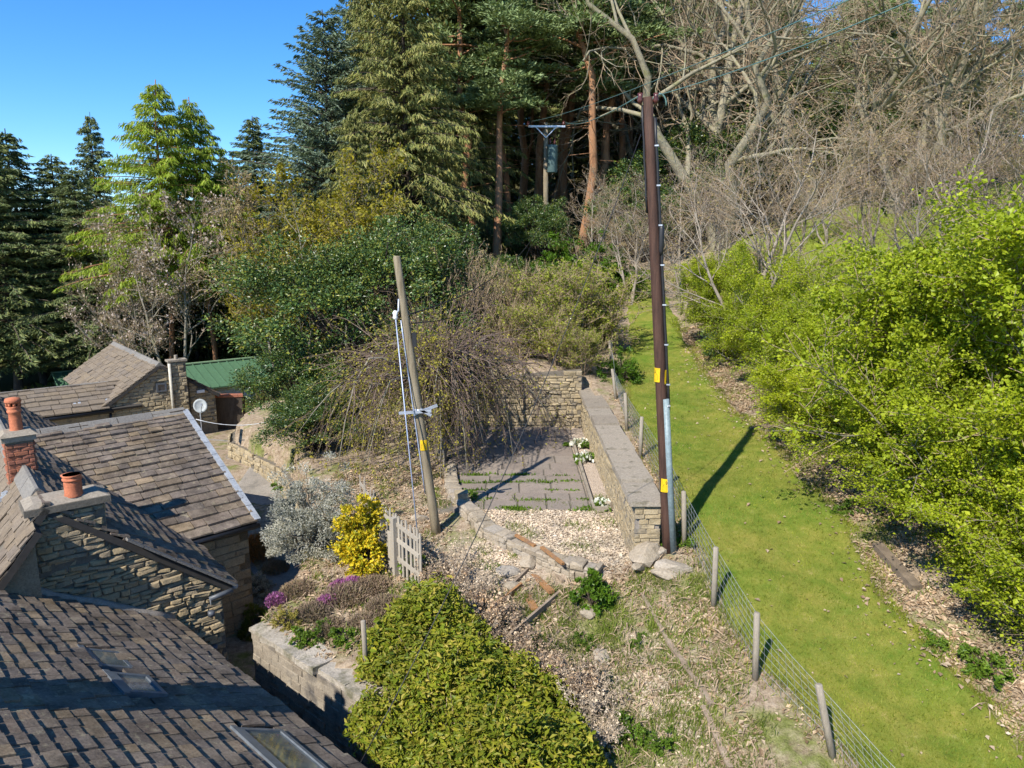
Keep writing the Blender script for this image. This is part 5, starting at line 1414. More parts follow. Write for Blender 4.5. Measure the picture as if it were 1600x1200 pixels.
def blob(seed, rad, ncl, nleaf, size, mat, bark=BARKD, clr=.22, low=0., aspect=.6, stems=True, upn=.5, outd=.6, shell=.55, part='foliage'):
    """dense evergreen: leaf clumps through an uneven dome sitting on z=0"""
    rng = rg(seed); rx, ry, rz = rad
    u = unit(rng.normal(size=(ncl, 3))); u[:, 2] = np.where(u[:, 2] < low, -u[:, 2] * .8, u[:, 2])
    lump = 1 + .16 * np.sin(u[:, 0] * 5 + seed) + .14 * np.sin(u[:, 1] * 6 + u[:, 2] * 4 + seed * 2) + rng.normal(size=ncl) * .06
    rr_ = (shell + (1 - shell) * rng.random(ncl) ** .5) * lump
    c = u * rr_[:, None] * (rx, ry, rz * .5); c[:, 2] = c[:, 2] + rz * .5
    if low >= 0: c[:, 2] = u[:, 2] * rr_ * rz
    c[:, 2] = np.maximum(c[:, 2], .05)
    k = rng.integers(0, ncl, nleaf)
    sg = clr * np.mean(rad) * rng.uniform(.6, 1.3, ncl)
    q = rng.normal(size=(nleaf, 3)); q = unit(q) * rng.random((nleaf, 1)) ** .5
    pos = c[k] + q * sg[k][:, None] * (1, 1, .8); pos[:, 2] = np.maximum(pos[:, 2], .02)
    D = u[k] * outd + q * .8 + rng.normal(size=(nleaf, 3)) * .6
    V, F = leaves(rng, pos, size * rng.uniform(.6, 1.3, nleaf), D, aspect, .14, N=u[k] * .6 + np.array([0, 0, upn]))
    kit = [(part, np_mesh(part, V, [F], mat))]
    if stems:
        m = min(ncl, 60); ci = rng.choice(ncl, m, replace=False)
        s = np.linspace(0, 1, 4)[None, :, None]; b0 = rng.normal(size=(m, 1, 3)) * (rx * .08, ry * .08, 0)
        P = b0 * (1 - s) + c[ci][:, None] * s; P[:, 1:3, 2] += .12 * rz
        V, F = tubes(P, np.array([1, .7, .5, .25])[None] * (.012 * np.mean(rad) + .006) * np.ones((m, 1)), 4)
        kit.append(('stems', np_mesh('stems', V, [F], bark, True)))
    return kit
def tuftkit(seed, rad, n, size, mat, aspect=.14, part='foliage'):
    """upright fine sprigs: heathers and grasses"""
    rng = rg(seed); rx, ry, rz = rad
    a = rng.uniform(0, 6.28, n); r = rng.random(n) ** .5; b = np.stack([np.cos(a) * r * rx, np.sin(a) * r * ry, np.zeros(n)], 1)
    hh = rz * (1 - .55 * r ** 2) * rng.uniform(.35, 1.05, n); b[:, 2] = hh
    D = np.stack([b[:, 0] / rx * .6, b[:, 1] / ry * .6, np.ones(n)], 1) + rng.normal(size=(n, 3)) * .35
    V, F = leaves(rng, b, size * rng.uniform(.6, 1.3, n), D, aspect, .05)
    return [(part, np_mesh(part, V, [F], mat))]
def hit(u, v):
    a, y, z = ray(u, v); t = np.arange(6, 60, .05)
    h = CAMZ + z * t - ground(a * t, y * t)
    i = int(np.argmax(h < 0)) if (h < 0).any() else len(t) - 1
    return Vector((a * t[i], y * t[i], 0))
def T(u, t, vtop):
    p = atd(u, 400, t); z = gz(p.x, p.y); top = atd(u, vtop, t).z
    return Vector((p.x, p.y, z - .1)), top - z

# ---- conifers
SPR = [conifer(1000 + k, 18, 3.5, .12, 380, 150, .30, .24, L_SPR, BARKD, .42, .2, .55, .8, irr=.4) for k in range(3)]
OLV = [conifer(1010 + k, 22, 4.6, .10, 400, 190, .36, .20, L_SPR2, BARKD, .5, .22, 1.1, .75, irr=.35) for k in range(2)]
CED = [conifer(1020, 18, 5.4, .08, 320, 230, .30, .26, L_CED, BARKD, .30, .30, .35, .8, flat=.5, lat=.8, irr=.4)]
LAR = [conifer(1030 + k, 17, 4.4, .33, 210, 330, .34, .14, L_LAR, BARKP, .36, .16, 1.15, 1.0, irr=.18, r0=.14) for k in range(2)]
PIN = [pine(1040 + k, 21, (.46, .52, .42)[k]) for k in range(3)]
rr = random.Random(77)
WG = 'conifers of the wood edge'
def con(name, label, kits, k, u, t, vt, cat='tree', w=1.):
    p, h = T(u, t, vt); H = {'SPR': 18, 'OLV': 22, 'CED': 18, 'LAR': 17, 'PIN': 21}[kits]
    kk = {'SPR': SPR, 'OLV': OLV, 'CED': CED, 'LAR': LAR, 'PIN': PIN}[kits]; s = h / H
    return plant(name, label, kk[k % len(kk)], p, s, rr.uniform(0, 6.28), WG if cat == 'tree' else None, cat, s * w)
con('spruce_tree', 'dark spruce cut by the left picture edge', 'SPR', 0, 0, 43, 200, w=1.55)
con('spruce_tree', 'pointed dark spruce, second from the left edge', 'SPR', 1, 45, 46, 205, w=1.5)
con('spruce_tree', 'broad dark spruce third from the left edge', 'SPR', 2, 92, 47, 242, w=1.6)
con('spruce_tree', 'lower dark spruce just left of the bright larches', 'SPR', 0, 132, 44, 262, w=1.5)
con('spruce_tree', 'slim spruce tip rising behind the bright larch', 'SPR', 1, 166, 62, 180, w=.85)
con('spruce_tree', 'narrow dark spruce between larches and blue cedar', 'SPR', 2, 405, 50, 185, w=1.35)
con('spruce_tree', 'dark spruce showing behind the right-hand larch', 'SPR', 0, 362, 60, 240, w=1.1)
con('spruce_tree', 'shadowy spruce filling the gap left of the cedar', 'SPR', 1, 442, 58, 285, w=1.1)
con('larch_tree', 'tallest bright green larch with a pale straight trunk', 'LAR', 0, 250, 43, 132, w=1.3)
con('larch_tree', 'bright green larch right of the tallest one', 'LAR', 1, 325, 45, 158, w=1.3)
con('cedar_tree', 'blue-green cedar with ragged branches against the sky', 'CED', 0, 512, 47, 38, w=1.15)
con('cedar_tree', 'second blue-green cedar half hidden behind the drooping spruce', 'CED', 0, 568, 54, -10, w=1.0)
con('spruce_tree', 'huge olive drooping spruce in the middle of the wood edge', 'OLV', 0, 640, 43, -70, w=1.2)
con('spruce_tree', 'tall olive spruce between the cedars and the huge drooping one', 'OLV', 1, 592, 49, -40, w=1.0)
con('spruce_tree', 'olive spruce with its tip out of frame above the holly', 'OLV', 0, 735, 53, -80, w=.8)
con('spruce_tree', 'olive drooping spruce right of the huge one', 'OLV', 1, 690, 51, 0, w=.6)
con('spruce_tree', 'shorter olive spruce low beside the blue cedar', 'OLV', 1, 560, 41, 175, w=1.05)
pl = [(742, 52, -90, 'pine with its crown above the drooping spruce'), (772, 47, -50, 'orange-trunked pine nearest the holly end of the wood'), (798, 55, -60, 'pine just right of the first orange trunk'), (828, 60, -100, 'pine left of the transformer pole'),
      (884, 62, -60, 'pine directly behind the transformer pole'), (906, 50, -130, 'thick orange-trunked pine right of the transformer pole'), (925, 54, -90, 'twin pine beside the thick orange trunk'), (962, 60, -70, 'slender pine left of the tall dark pole'),
      (995, 64, -60, 'pine behind the top of the tall dark pole'), (1040, 68, -50, 'pine behind the left oak limbs')]
for k, (u, t, vt, lb) in enumerate(pl): con('pine_tree', lb, 'PIN', k, u, t, vt, w=1.45)
for k, (u, t, vt, lb) in enumerate([(1090, 72, 0, 'dark pine behind the left oak'), (1150, 74, -30, 'dark pine between the two oaks'), (1215, 70, -10, 'dark pine behind the middle of the oak branches'), (1285, 72, -20, 'pine right of the oak centre'), (1350, 74, -10, 'dark pine behind the right oak trunk'), (1420, 70, 0, 'pine behind the right oak limbs'), (1480, 74, 15, 'pine at the right end of the wood'), (1535, 72, 20, 'last pine before the sky gap at upper right')]):
    con('pine_tree', lb, 'PIN', k + 1, u, t, vt, w=1.25)
for k, (u, t, vt, lb) in enumerate([(700, 58, -70, 'bushy pine crown behind the drooping spruces'), (755, 60, -30, 'bushy pine crown over the first orange trunk'), (812, 64, -40, 'bushy pine crown left above the transformer pole'), (862, 67, -60, 'bushy pine crown above the transformer pole'), (945, 66, -40, 'bushy pine crown above the twin orange trunks'), (1010, 70, -30, 'bushy pine crown above the tall dark pole'), (1065, 64, 20, 'bushy dark pine beside the left oak'), (1180, 66, 10, 'bushy dark pine inside the oak branches'), (1310, 66, 20, 'bushy dark pine right of the middle oak'), (1385, 66, 30, 'bushy dark pine behind the leaning oak')]):
    con('pine_tree', lb, 'PIN', k, u, t, vt, w=1.75)
for k in range(16):
    u = 700 + k * 57; p, h = T(u, rr.uniform(70, 82), np.interp(u, [700, 1000, 1400, 1560], [-20, 0, 20, 70]) + rr.uniform(-20, 30))
    plant('spruce_tree', ['tall backdrop spruce left of the pine crowns', 'backdrop spruce behind the first orange trunks', 'backdrop spruce left of the transformer crossarm', 'backdrop spruce right of the transformer drum', 'backdrop spruce between the orange trunks', 'backdrop spruce left of the dark pole top', 'backdrop spruce right of the dark pole top', 'backdrop spruce behind the left oak fork', 'backdrop spruce right of the left oak', 'backdrop spruce left of the middle oak', 'backdrop spruce behind the middle oak fork', 'backdrop spruce right of the middle oak', 'backdrop spruce left of the leaning oak', 'backdrop spruce behind the leaning oak', 'backdrop spruce right of the leaning oak', 'last backdrop spruce beside the sky gap'][k], OLV[k % 2] if k % 3 else SPR[k % 3], p, h / (22 if k % 3 else 18), k, 'backdrop spruces', 'tree', h / (22 if k % 3 else 18) * 1.35)
for k in range(9):
    u = -60 - k * 55; p, h = T(u, rr.uniform(42, 62), rr.uniform(190, 280))
    plant('spruce_tree', 'dark spruce of the wood beyond the left picture edge', SPR[k % 3], p, h / 18, k * .9, 'spruces beyond the left edge', 'tree', h / 18 * 1.45)
# deep wood: what fills the gaps between the trunks
for k in range(80):
    u = -60 + 1640 * (k / 80) + rr.uniform(-8, 8); t = rr.uniform(64, 105)
    vt = np.interp(u, [-60, 150, 380, 480, 560, 700, 1000, 1450, 1590], [285, 300, 310, 230, 120, 30, 20, 60, 120]) + rr.uniform(0, 50)
    p, h = T(u, t, vt); kk = SPR if rr.random() < .45 or u < 480 else PIN; H = 18 if kk is SPR else 21
    plant('conifer_tree', 'dark conifer deep in the wood behind the ' + ('left-hand spruces' if u < 200 else 'larches' if u < 380 else 'blue cedars' if u < 600 else 'drooping spruces' if u < 760 else 'transformer pole' if u < 890 else 'orange pine trunks' if u < 1010 else 'left oak' if u < 1190 else 'middle oak' if u < 1330 else 'right oak'), kk[k % 3], p, h / H, rr.uniform(0, 6), 'conifers deep in the wood', 'tree', h / H * rr.uniform(1., 1.4))

for k in range(12):
    u = 8 + k * 37 + rr.uniform(-8, 8); p, h = T(u, rr.uniform(50, 60), rr.uniform(290, 350))
    plant('spruce_tree', 'shaded spruce in the second row behind the ' + ('left-hand spruces' if u < 170 else 'larch trunks' if u < 350 else 'holly and willow'), SPR[k % 3], p, h / 18, k * 1.1, 'second row spruces', 'tree', h / 18 * 1.35)
# ---- bare broadleaves
OAK = [bare(1100 + k, 15, .33, 4, 8, 8, 6, 4, (52, 50, 45, 42), (.05, .04, .03, .02), (.6, .55, .5, .5), BARKOAK, TWIGT, .25, .24, trad=.8, bend=.2, spread0=.58) for k in range(2)]
BIR = [bare(1120 + k, 8, .07, 3, 10, 7, 5, 2, (42, 40, 40, 40), (.10, .08, .06, .05), (.5, .5, .5, .5), BARKW, (TWIGT, TWIGB, TWIGT, TWIGT)[k], .18, .13, L_BUD, 2600, .05, trad=.85, spread0=.3) for k in range(4)]
COP = [bare(1140 + k, 3.6, .014, 14, 4, 3, 3, 0, (22, 25, 30, 30), (.2, .2, .15, .1), (.5, .45, .4, .4), TWIGT, TWIGB, .2, .1, L_BUD, 900, .05, trad=.8, spread0=.35) for k in range(2)]
for k, (u, t, vt, w, lb) in enumerate([(1122, 47, -120, 1.0, 'great bare oak with sinuous mossy limbs behind the birches'), (1262, 50, -90, 1.0, 'bare oak in the middle with upswept grey limbs'), (1392, 45, -80, 1.0, 'leaning bare oak towards the right side of the wood'), (1020, 60, -60, .55, 'tall thin bare tree behind the dark pole'), (1500, 48, -10, 1.0, 'small bare oak before the sky gap')]):
    p, h = T(u, t, vt); plant('oak_tree', lb, OAK[k % 2], p, h / 15, k * 1.9 + .4, 'bare oaks above the hedge', 'tree', h / 15 * w)
for k, (u, t, vt, lb) in enumerate([(1165, 27, 205, 'pale-barked bare tree right of the tall dark pole'), (1068, 34, 262, 'bare tree spreading twigs behind the tall dark pole'), (1240, 33, 215, 'bare twiggy tree behind the hedge middle'), (1366, 31, 215, 'pinkish bare tree beside the field gap'),
        (1445, 27, 190, 'bare tree above the bright hedge crown'), (1535, 25, 165, 'bare twiggy tree near the right picture edge'), (1600, 27, 150, 'bare tree cut by the right picture edge'), (1490, 38, 190, 'bare tree further up the field at right'), (1290, 42, 225, 'bare tree at the foot of the oaks'), (1125, 40, 250, 'bare tree left of the oak foot'), (985, 37, 285, 'low white-twigged bare bush left of the dark pole'), (930, 42, 300, 'small bare bush below the orange pine trunk'), (1400, 44, 215, 'bare tree at the top of the field')]):
    p, h = T(u, t, vt); plant('bare_tree', lb, BIR[k % 4], p, h / 8, k * 1.3, 'bare trees behind the hedge', 'tree', h / 8 * 1.35)
MAG = bare(1160, 9, .12, 2, 12, 8, 6, 3, (50, 45, 42, 40), (.06, .05, .03, .02), (.55, .5, .5, .5), BARKG, TWIGT, .2, .15, L_BLO, 5200, .11, trad=.9, lspread=.12, spread0=.2)
for k, (u, t, vt, w, lb) in enumerate([(258, 39, 345, .85, 'pale pinkish blossoming tree in front of the larch trunks'), (205, 41, 380, .7, 'smaller pale blossoming tree at the left of the first')]):
    p, h = T(u, t, vt); plant('blossom_tree', lb, MAG, p, h / 9, k * 2., 'blossoming trees behind the cottage', 'tree', h / 9 * w)
WIL = bare(1170, 9, .1, 4, 10, 8, 6, 0, (35, 38, 40, 40), (.1, .08, .06, .05), (.5, .5, .5, .5), BARKG, TWIGT, .15, .12, L_WIL, 15000, .13, trad=1.0, lspread=.13, spread0=.28)
for k, (u, t, vt, w, lb) in enumerate([(530, 35, 300, 1.2, 'yellow-green spring willow behind the holly'), (465, 38, 350, 1.0, 'small yellow willow at the holly left shoulder'), (420, 40, 395, .9, 'thin yellow-leaved sapling below the birch')]):
    p, h = T(u, t, vt); plant('willow_tree', lb, WIL, p, h / 9, k * 2.3, 'yellow spring willows', 'tree', h / 9 * w)
BCH = bare(1180, 9, .09, 1, 12, 8, 6, 0, (40, 42, 40, 40), (.02, -.02, -.04, 0), (.4, .5, .5, .5), BARKW, TWIGT, .35, .1, L_BUD, 3000, .09, trad=1.4)
p, h = T(424, 38, 325); plant('birch_tree', 'leaning white-stemmed birch between larches and holly', BCH, p, h / 9, .5, None, 'tree', h / 9, (0, -.16))
for k, (u, t, h) in enumerate([(640, 27.2, 3.8), (690, 26.6, 3.6), (735, 27.4, 3.7), (775, 28, 3.4), (600, 28, 3.2), (715, 30, 3.6), (810, 29, 2.8), (840, 26.8, 2.0), (790, 26.0, 2.2)]):
    p = atd(u, 500, t); plant('coppice_shrub', ['clump of brown upright stems behind the short pole', 'brown upright stems between pole and patio', 'brown stems in the middle of the coppice', 'brown stems near the spring-green shrub', 'brown stems against the dark holly', 'brown stems at the back of the coppice', 'short brown stems at the right end of the coppice', 'low brown stems on top of the patio back wall', 'low brown stems above the middle of the back wall'][k], COP[k % 2], P2(p.x, p.y), h / 3.6, k * 1.1, 'brown coppice stems behind the patio', 'shrub', h / 3.6 * 1.3)

# ---- evergreens and hedge
HOLK = blob(1200, (4.2, 3.4, 7.0), 420, 52000, .115, L_HOL, BARKD, .13, -.35, .62, upn=.7, shell=.6, part='crown')
plant('holly_tree', 'big dark glossy holly tree between cottage path and coppice', HOLK, P2(-5.5, 27.2, -.3), .9, .3, 'hollies', 'tree', 1.08)
HOLB = blob(1201, (3.0, 2.6, 5.0), 260, 30000, .115, L_HOL, BARKD, .14, -.3, .62, upn=.7, part='crown')
plant('holly_tree', 'dark holly behind the coppice stems', HOLB, P2(-3.6, 31.5, -.2), 1.0, 1.3, 'hollies', 'tree')
plant('holly_tree', 'low holly lobe hanging over the earth bank', HOLB, P2(-7.2, 24.2, -.2), .6, 2.3, 'hollies', 'tree', .68)
plant('holly_tree', 'low green holly below the big one beside the silver shrub', HOLB, P2(-6.2, 21.6, -.2), .42, .9, 'hollies', 'tree', .55)
plant('holly_tree', 'dark evergreen under the pines left of the transformer pole', HOLB, P2(*atd(790, 450, 37).xy, -.2), .55, .4, 'hollies', 'tree', .8)
plant('ivy_thicket', 'ivy-green thicket at the foot of the transformer pole', HOLB, P2(*atd(845, 400, 47).xy, -.2), .85, 1.9, None, 'shrub', .8)
for k, (u, t, s, lb) in enumerate([(1060, 50, 1.5, 'tall dark holly under the left oak'), (1130, 52, 1.7, 'dark holly between the oak trunks'), (1210, 53, 1.6, 'dark holly below the middle oak limbs'), (1290, 55, 1.5, 'dark holly behind the field corner'), (1370, 55, 1.5, 'dark holly right of the field corner'), (1450, 54, 1.4, 'dark evergreen at the right end of the oaks'), (1010, 47, 1.1, 'dark evergreen behind the tall dark pole')]):
    plant('holly_tree', lb, HOLB, P2(*atd(u, 300, t).xy, -.2), s, k * 1.3, 'hollies under the oaks', 'tree', s * 1.1)
LAU = blob(1205, (2.0, 1.8, 2.6), 150, 9000, .15, L_GRN, BARKD, .15, 0., .6)
for k, (u, t, s, lb) in enumerate([(905, 41, 1.15, 'bright green laurel bush beyond the path top'), (955, 40, .9, 'smaller laurel bush beside the path top'), (870, 39, .8, 'laurel left of the path top')]):
    plant('laurel_bush', lb, LAU, P2(*atd(u, 450, t).xy, -.1), s, k * 2., 'laurels at the top of the path', 'shrub', s * 1.15)
SPG = bare(1210, 2.8, .035, 7, 8, 7, 5, 0, (40, 42, 42, 40), (.08, .05, .03, 0), (.5, .5, .5, .5), TWIGT, TWIGT, .1, .16, L_SPG, 6500, .06, lspread=.06, spread0=.4, trad=1.)
for k, (u, t, s, lb) in enumerate([(850, 28.0, 1.05, 'thin spring-green shrub behind the patio wall corner'), (900, 28.6, 1.15, 'spring-green shrub leaning over the wall top'), (940, 29.5, 1.0, 'spring-green shrub beside the path bend'), (885, 31.5, 1.1, 'spring-green shrub further back up the slope'), (830, 30, .9, 'small spring-green shrub above the patio back wall'), (815, 26.3, .7, 'low spring-green shrub on the left of the patio back wall top'), (868, 26.0, .75, 'low spring-green shrub in the corner behind the patio walls'), (912, 25.6, .6, 'low spring-green shrub sitting on the end of the wall coping')]):
    plant('spring_shrub', lb, SPG, P2(*atd(u, 520, t).xy, -.1), s, k * 1.4, 'spring-green shrubs above the patio', 'shrub', s * 1.2)
plant('dark_bush', 'small dark bush growing through the fence by the grass path', blob(1212, (.7, .7, 1.1), 60, 3000, .08, L_GRN), P2(3.9, 25.2), 1., 0, None, 'bush')
HAW = [bare(1220 + k, 4.6, .055, 6, 9, 8, 6, 0, (50, 48, 45, 40), (.05, .03, .02, 0), (.48, .5, .55, .5), BARKG, TWIGT, .04, .15, L_HAW, 85000, .055, lspread=.10, spread0=.46, trad=.9) for k in range(4)]
hl = [(10.7, 8.9, 4.7, 'bright hawthorn filling the lower right corner of the hedge'), (12.4, 9.5, 5.6, 'big bright hawthorn at the right picture edge'), (14.6, 9.4, 6.0, 'tallest bright hawthorn of the hedge'), (13.0, 8.7, 3.9, 'rounded hawthorn overhanging the dark sleeper'), (16.4, 9.0, 4.0, 'bright hawthorn left of the tallest one'), (18.4, 8.9, 3.3, 'hawthorn where the pole shadow meets the hedge'), (20.6, 8.9, 3.0, 'middle hawthorn of the far hedge'), (23.0, 9.1, 3.2, 'hawthorn past the pole shadow'), (25.6, 9.1, 3.1, 'far hawthorn beside the narrowing path'), (28.4, 9.3, 3.0, 'hawthorn near the path bend'), (31.4, 9.6, 2.9, 'last hawthorn at the path top'),
      (12.6, 12.2, 5.6, 'hawthorn behind the hedge at the right edge'), (15.6, 12.0, 3.7, 'second-row hawthorn behind the tallest one'), (18.6, 11.8, 2.7, 'second-row hawthorn in the middle'), (22.2, 11.8, 2.2, 'second-row hawthorn below the field gap'), (10.0, 11.2, 5.0, 'hawthorn just outside the lower right edge'), (11.7, 8.3, 2.7, 'low hawthorn skirt at the right above the nettles'), (15.2, 8.3, 2.6, 'low hawthorn skirt behind the sleeper'), (17.4, 8.2, 2.3, 'low hawthorn skirt near the leaf bank'), (9.4, 8.7, 3.2, 'lowest hawthorn in the lower right corner')]
for k, (y, x, h, lb) in enumerate(hl):
    if y > 20 and x < 10.5: x -= .55; h += .45
    s = h / 4.9; plant('hawthorn_shrub', lb, HAW[k % 4], P2(x + .12, y, -.1), s, k * 1.7 + .3, 'hawthorn hedge beside the lawn', 'shrub', max(s, .72) * 1.08)
IVYC = blob(1230, (.7, .7, 1.6), 70, 3500, .09, L_HOL)
plant('ivy_stump', 'dark ivy column at the near end of the far hedge', IVYC, P2(8.1, 27.0), 1.0, 0, None, 'shrub')

def s_lawnleaf(rng, n):
    y = 7.5 + 22 * rng.random(n); l, r = lawn_edges(y); f = np.where(rng.random(n) < .7, 1 - np.abs(rng.normal(size=n)) * .09, rng.random(n)); return l + (r - l) * f, y
# ---- weeping tree over the patio
def weeping():
    rng = rg(1300); g = G(); gt = G()
    line = np.array([[0, 0, 0], [.03, .02, .8], [-.04, .0, 1.6], [.05, 0, 2.3]])
    V, F = tubes(line[None], np.array([[.17, .14, .13, .12]]), 10); g.add(V, F)
    n = 50; az = np.arange(n) * 2.39996; reach = rng.uniform(1.7, 4.3, n); reach = np.where((np.cos(az) > -.35) & (np.sin(az) < .25), reach * .5, np.where(np.cos(az) > 0, reach * 1.2, reach)); top = rng.uniform(2.7, 3.9, n) - reach * .08; end = rng.uniform(.2, 1.1, n)
    s = np.linspace(0, 1, 9)
    r = reach[:, None] * (s ** .85); z = 2.1 + (top - 2.1)[:, None] * np.sin(np.minimum(s * 2.2, 1.571))[None] ; z = np.where(s > .55, z - (z - end[:, None]) * ((s - .55) / .45)[None] ** 1.6, z)
    P = np.stack([np.cos(az)[:, None] * r, np.sin(az)[:, None] * r, z], -1) + np.cumsum(rng.normal(size=(n, 9, 3)) * .05, 1) * np.linspace(0, 1, 9)[None, :, None]
    Rr = np.linspace(.055, .008, 9)[None] * rng.uniform(.7, 1.2, (n, 1)); V, F = tubes(P, Rr, 5); g.add(V, F)
    P2_, R2 = grow(rng, P, Rr, 16, .38, 40, .12, -.16, 6, .12, 1., .55); V, F = tubes(P2_, np.maximum(R2, .006), 3); gt.add(V, F)
    P3, R3 = grow(rng, P2_, R2, 5, .5, 32, .1, -.22, 4, .1, 1., .6); V, F = tubes(P3, np.maximum(R3, .0045), 3); gt.add(V, F)
    for A in (P2_, P3): pass
    m = 26000; idx = rng.integers(0, len(P3), m); t = rng.integers(0, 4, m); pos = P3[idx, t] + rng.normal(size=(m, 3)) * .03
    keep = (pos[:, 0] < .4) | (rng.random(m) < .3); pos = pos[keep]; pos = pos[pos[:, 2] > .05]
    V, F = leaves(rng, pos, rng.uniform(.045, .09, len(pos)), None, .6, .1)
    return [('trunk', g.mesh('trunk', BARKG, True)), ('twigs', gt.mesh('twigs', TWIGB, True)), ('catkins', np_mesh('catkins', V, [F], L_CAT))]
plant('weeping_tree', 'weeping bare tree with yellow catkins arching over the patio', weeping(), Vector((-2.12, 20.4, gz(-2.5, 20.4) - .05)), 1., .0, None, 'tree')

# ---- garden shrubs
def sh(name, label, kit, u, v, t, s=1., sxy=None, rz=0., cat='shrub', group=None, dz=-.05):
    p = hit(u, v); return plant(name, label, kit, P2(p.x, p.y, dz), s, rz, group, cat, sxy)
sh('silver_shrub', 'tall silvery white tree heath beside the yellow shrub', blob(1400, (.92, .84, 1.95), 240, 26000, .052, L_SIL, BARKG, .14, 0., .4, outd=.9, shell=.45), 490, 860, 15.4)
sh('yellow_shrub', 'bright yellow variegated shrub against the picket gate', blob(1401, (.5, .48, 1.75), 120, 7500, .085, L_YEL, BARKD, .2, 0., .6, shell=.5), 572, 885, 14.2)
GINK = tuftkit(1402, (.5, .45, .75), 2600, .16, L_GIN); sh('ginger_heather', 'rusty orange heather at the cross wing corner', GINK, 402, 872, 14.9, .9)
GRYK = blob(1403, (.4, .35, .55), 60, 2600, .06, L_SIL, BARKG, .2, 0., .4)
sh('grey_shrub', 'small grey-white shrub above the alley edge', GRYK, 404, 925, 14.0, .95)
sh('grey_shrub', 'smallest grey shrub beside the purple heather', GRYK, 416, 940, 13.7, .55)
PURK = [tuftkit(1404 + k, (.38, .34, .34), 1500, .09, L_PUR, .3) for k in range(2)]
HEAK = [tuftkit(1406 + k, (.55, .5, .45), 2200, .13, L_HEA, .2) for k in range(2)]
for k, (u, v, t, s, lb) in enumerate([(432, 942, 13.4, .62, 'small purple heather clump by the grey shrub'), (510, 945, 13.5, .62, 'purple heather in the middle of the bed'), (532, 925, 13.7, .75, 'tallest purple heather in the bed'), (552, 915, 13.9, .6, 'purple heather below the yellow shrub')]):
    sh('purple_heather', lb, PURK[k % 2], u, v, t, s * 1.15, s * .95, k, 'heather', 'purple heathers')
for k, (u, v, t, s, lb) in enumerate([(430, 890, 14.5, .9, 'dry brown heather beside the rusty one'), (465, 925, 13.8, .9, 'dry heather behind the purple clumps'), (490, 960, 13.2, .9, 'dry heather in front of the silver shrub'), (540, 935, 13.5, 1.15, 'large dry heather around the tallest purple one'), (580, 920, 13.6, 1.0, 'dry heather under the yellow shrub'), (600, 950, 13.1, .9, 'dry heather left of the leafy bank'), (455, 850, 15.2, .8, 'dry heather left of the silver shrub'), (570, 975, 12.6, .8, 'dry heather near the slim stake'), (515, 985, 12.6, .8, 'dry heather above the retaining wall')]):
    sh('dry_heather', lb, HEAK[k % 2], u, v, t, s * .62, s * .75, k, 'heather', 'dry heathers')
sh('dome_shrub', 'dense dark green dome at the retaining wall corner', blob(1410, (.46, .46, .62), 220, 15000, .038, L_DOM, BARKD, .12, 0., .4, outd=1.2, shell=.8), 404, 985, 13.0)
sh('golden_dome', 'small golden dome shrub beside the dark green dome', blob(1411, (.26, .26, .34), 80, 2200, .04, L_GLD, BARKD, .16, 0., .4, shell=.7), 447, 975, 12.9)
LEAFK = [blob(1412 + k, (.34, .32, .34), 40, 900, .07, L_WEED, BARKD, .22, 0., .5) for k in range(3)]
for k, (u, v, t, s, lb) in enumerate([(447, 760, 19.5, 1.3, 'yellow-green bush by the path bend'), (500, 995, 12.5, .8, 'leafy green plant above the wall coping'), (540, 1000, 12.2, .8, 'leafy plant left of the slim stake'), (470, 1000, 12.7, .7, 'green plant behind the first coping stones'), (645, 890, 13.5, 1.1, 'green shrub growing at the gate foot'), (660, 915, 13.0, 1.0, 'green shrub in front of the gate'), (735, 778, 16.4, .75, 'dark green clump on the near patio corner'), (1000, 1005, 11.8, .5, 'small round weed on the bank'), (915, 1005, 11.9, .62, 'small green bush on the bare bank'), (985, 1150, 10.6, .9, 'nettle patch near the bottom edge'), (1040, 1165, 10.4, .8, 'green clump right of the nettle patch'), (1030, 855, 13.6, .6, 'weed at the foot of the garden wall end'), (1072, 850, 13.6, .7, 'weed beside the cable guard'), (1325, 800, 15.2, .8, 'green weed under the hedge'), (1540, 1045, 11.6, 1.1, 'nettles below the hedge at the right edge'), (1460, 1010, 12., .7, 'weeds beside the sleeper end'), (770, 890, 14.0, .5, 'bright weed among the flat stones')]):
    sh('leafy_weed', lb, LEAFK[k % 3], u, v, t, s, s * 1.1, k, 'plant', 'leafy garden weeds')
sh('green_bush', 'round bright green bush in the middle of the bank', blob(1415, (.44, .44, .72), 70, 2600, .085, L_GRN, BARKD, .2, 0., .55, shell=.5), 926, 945, 12.8)
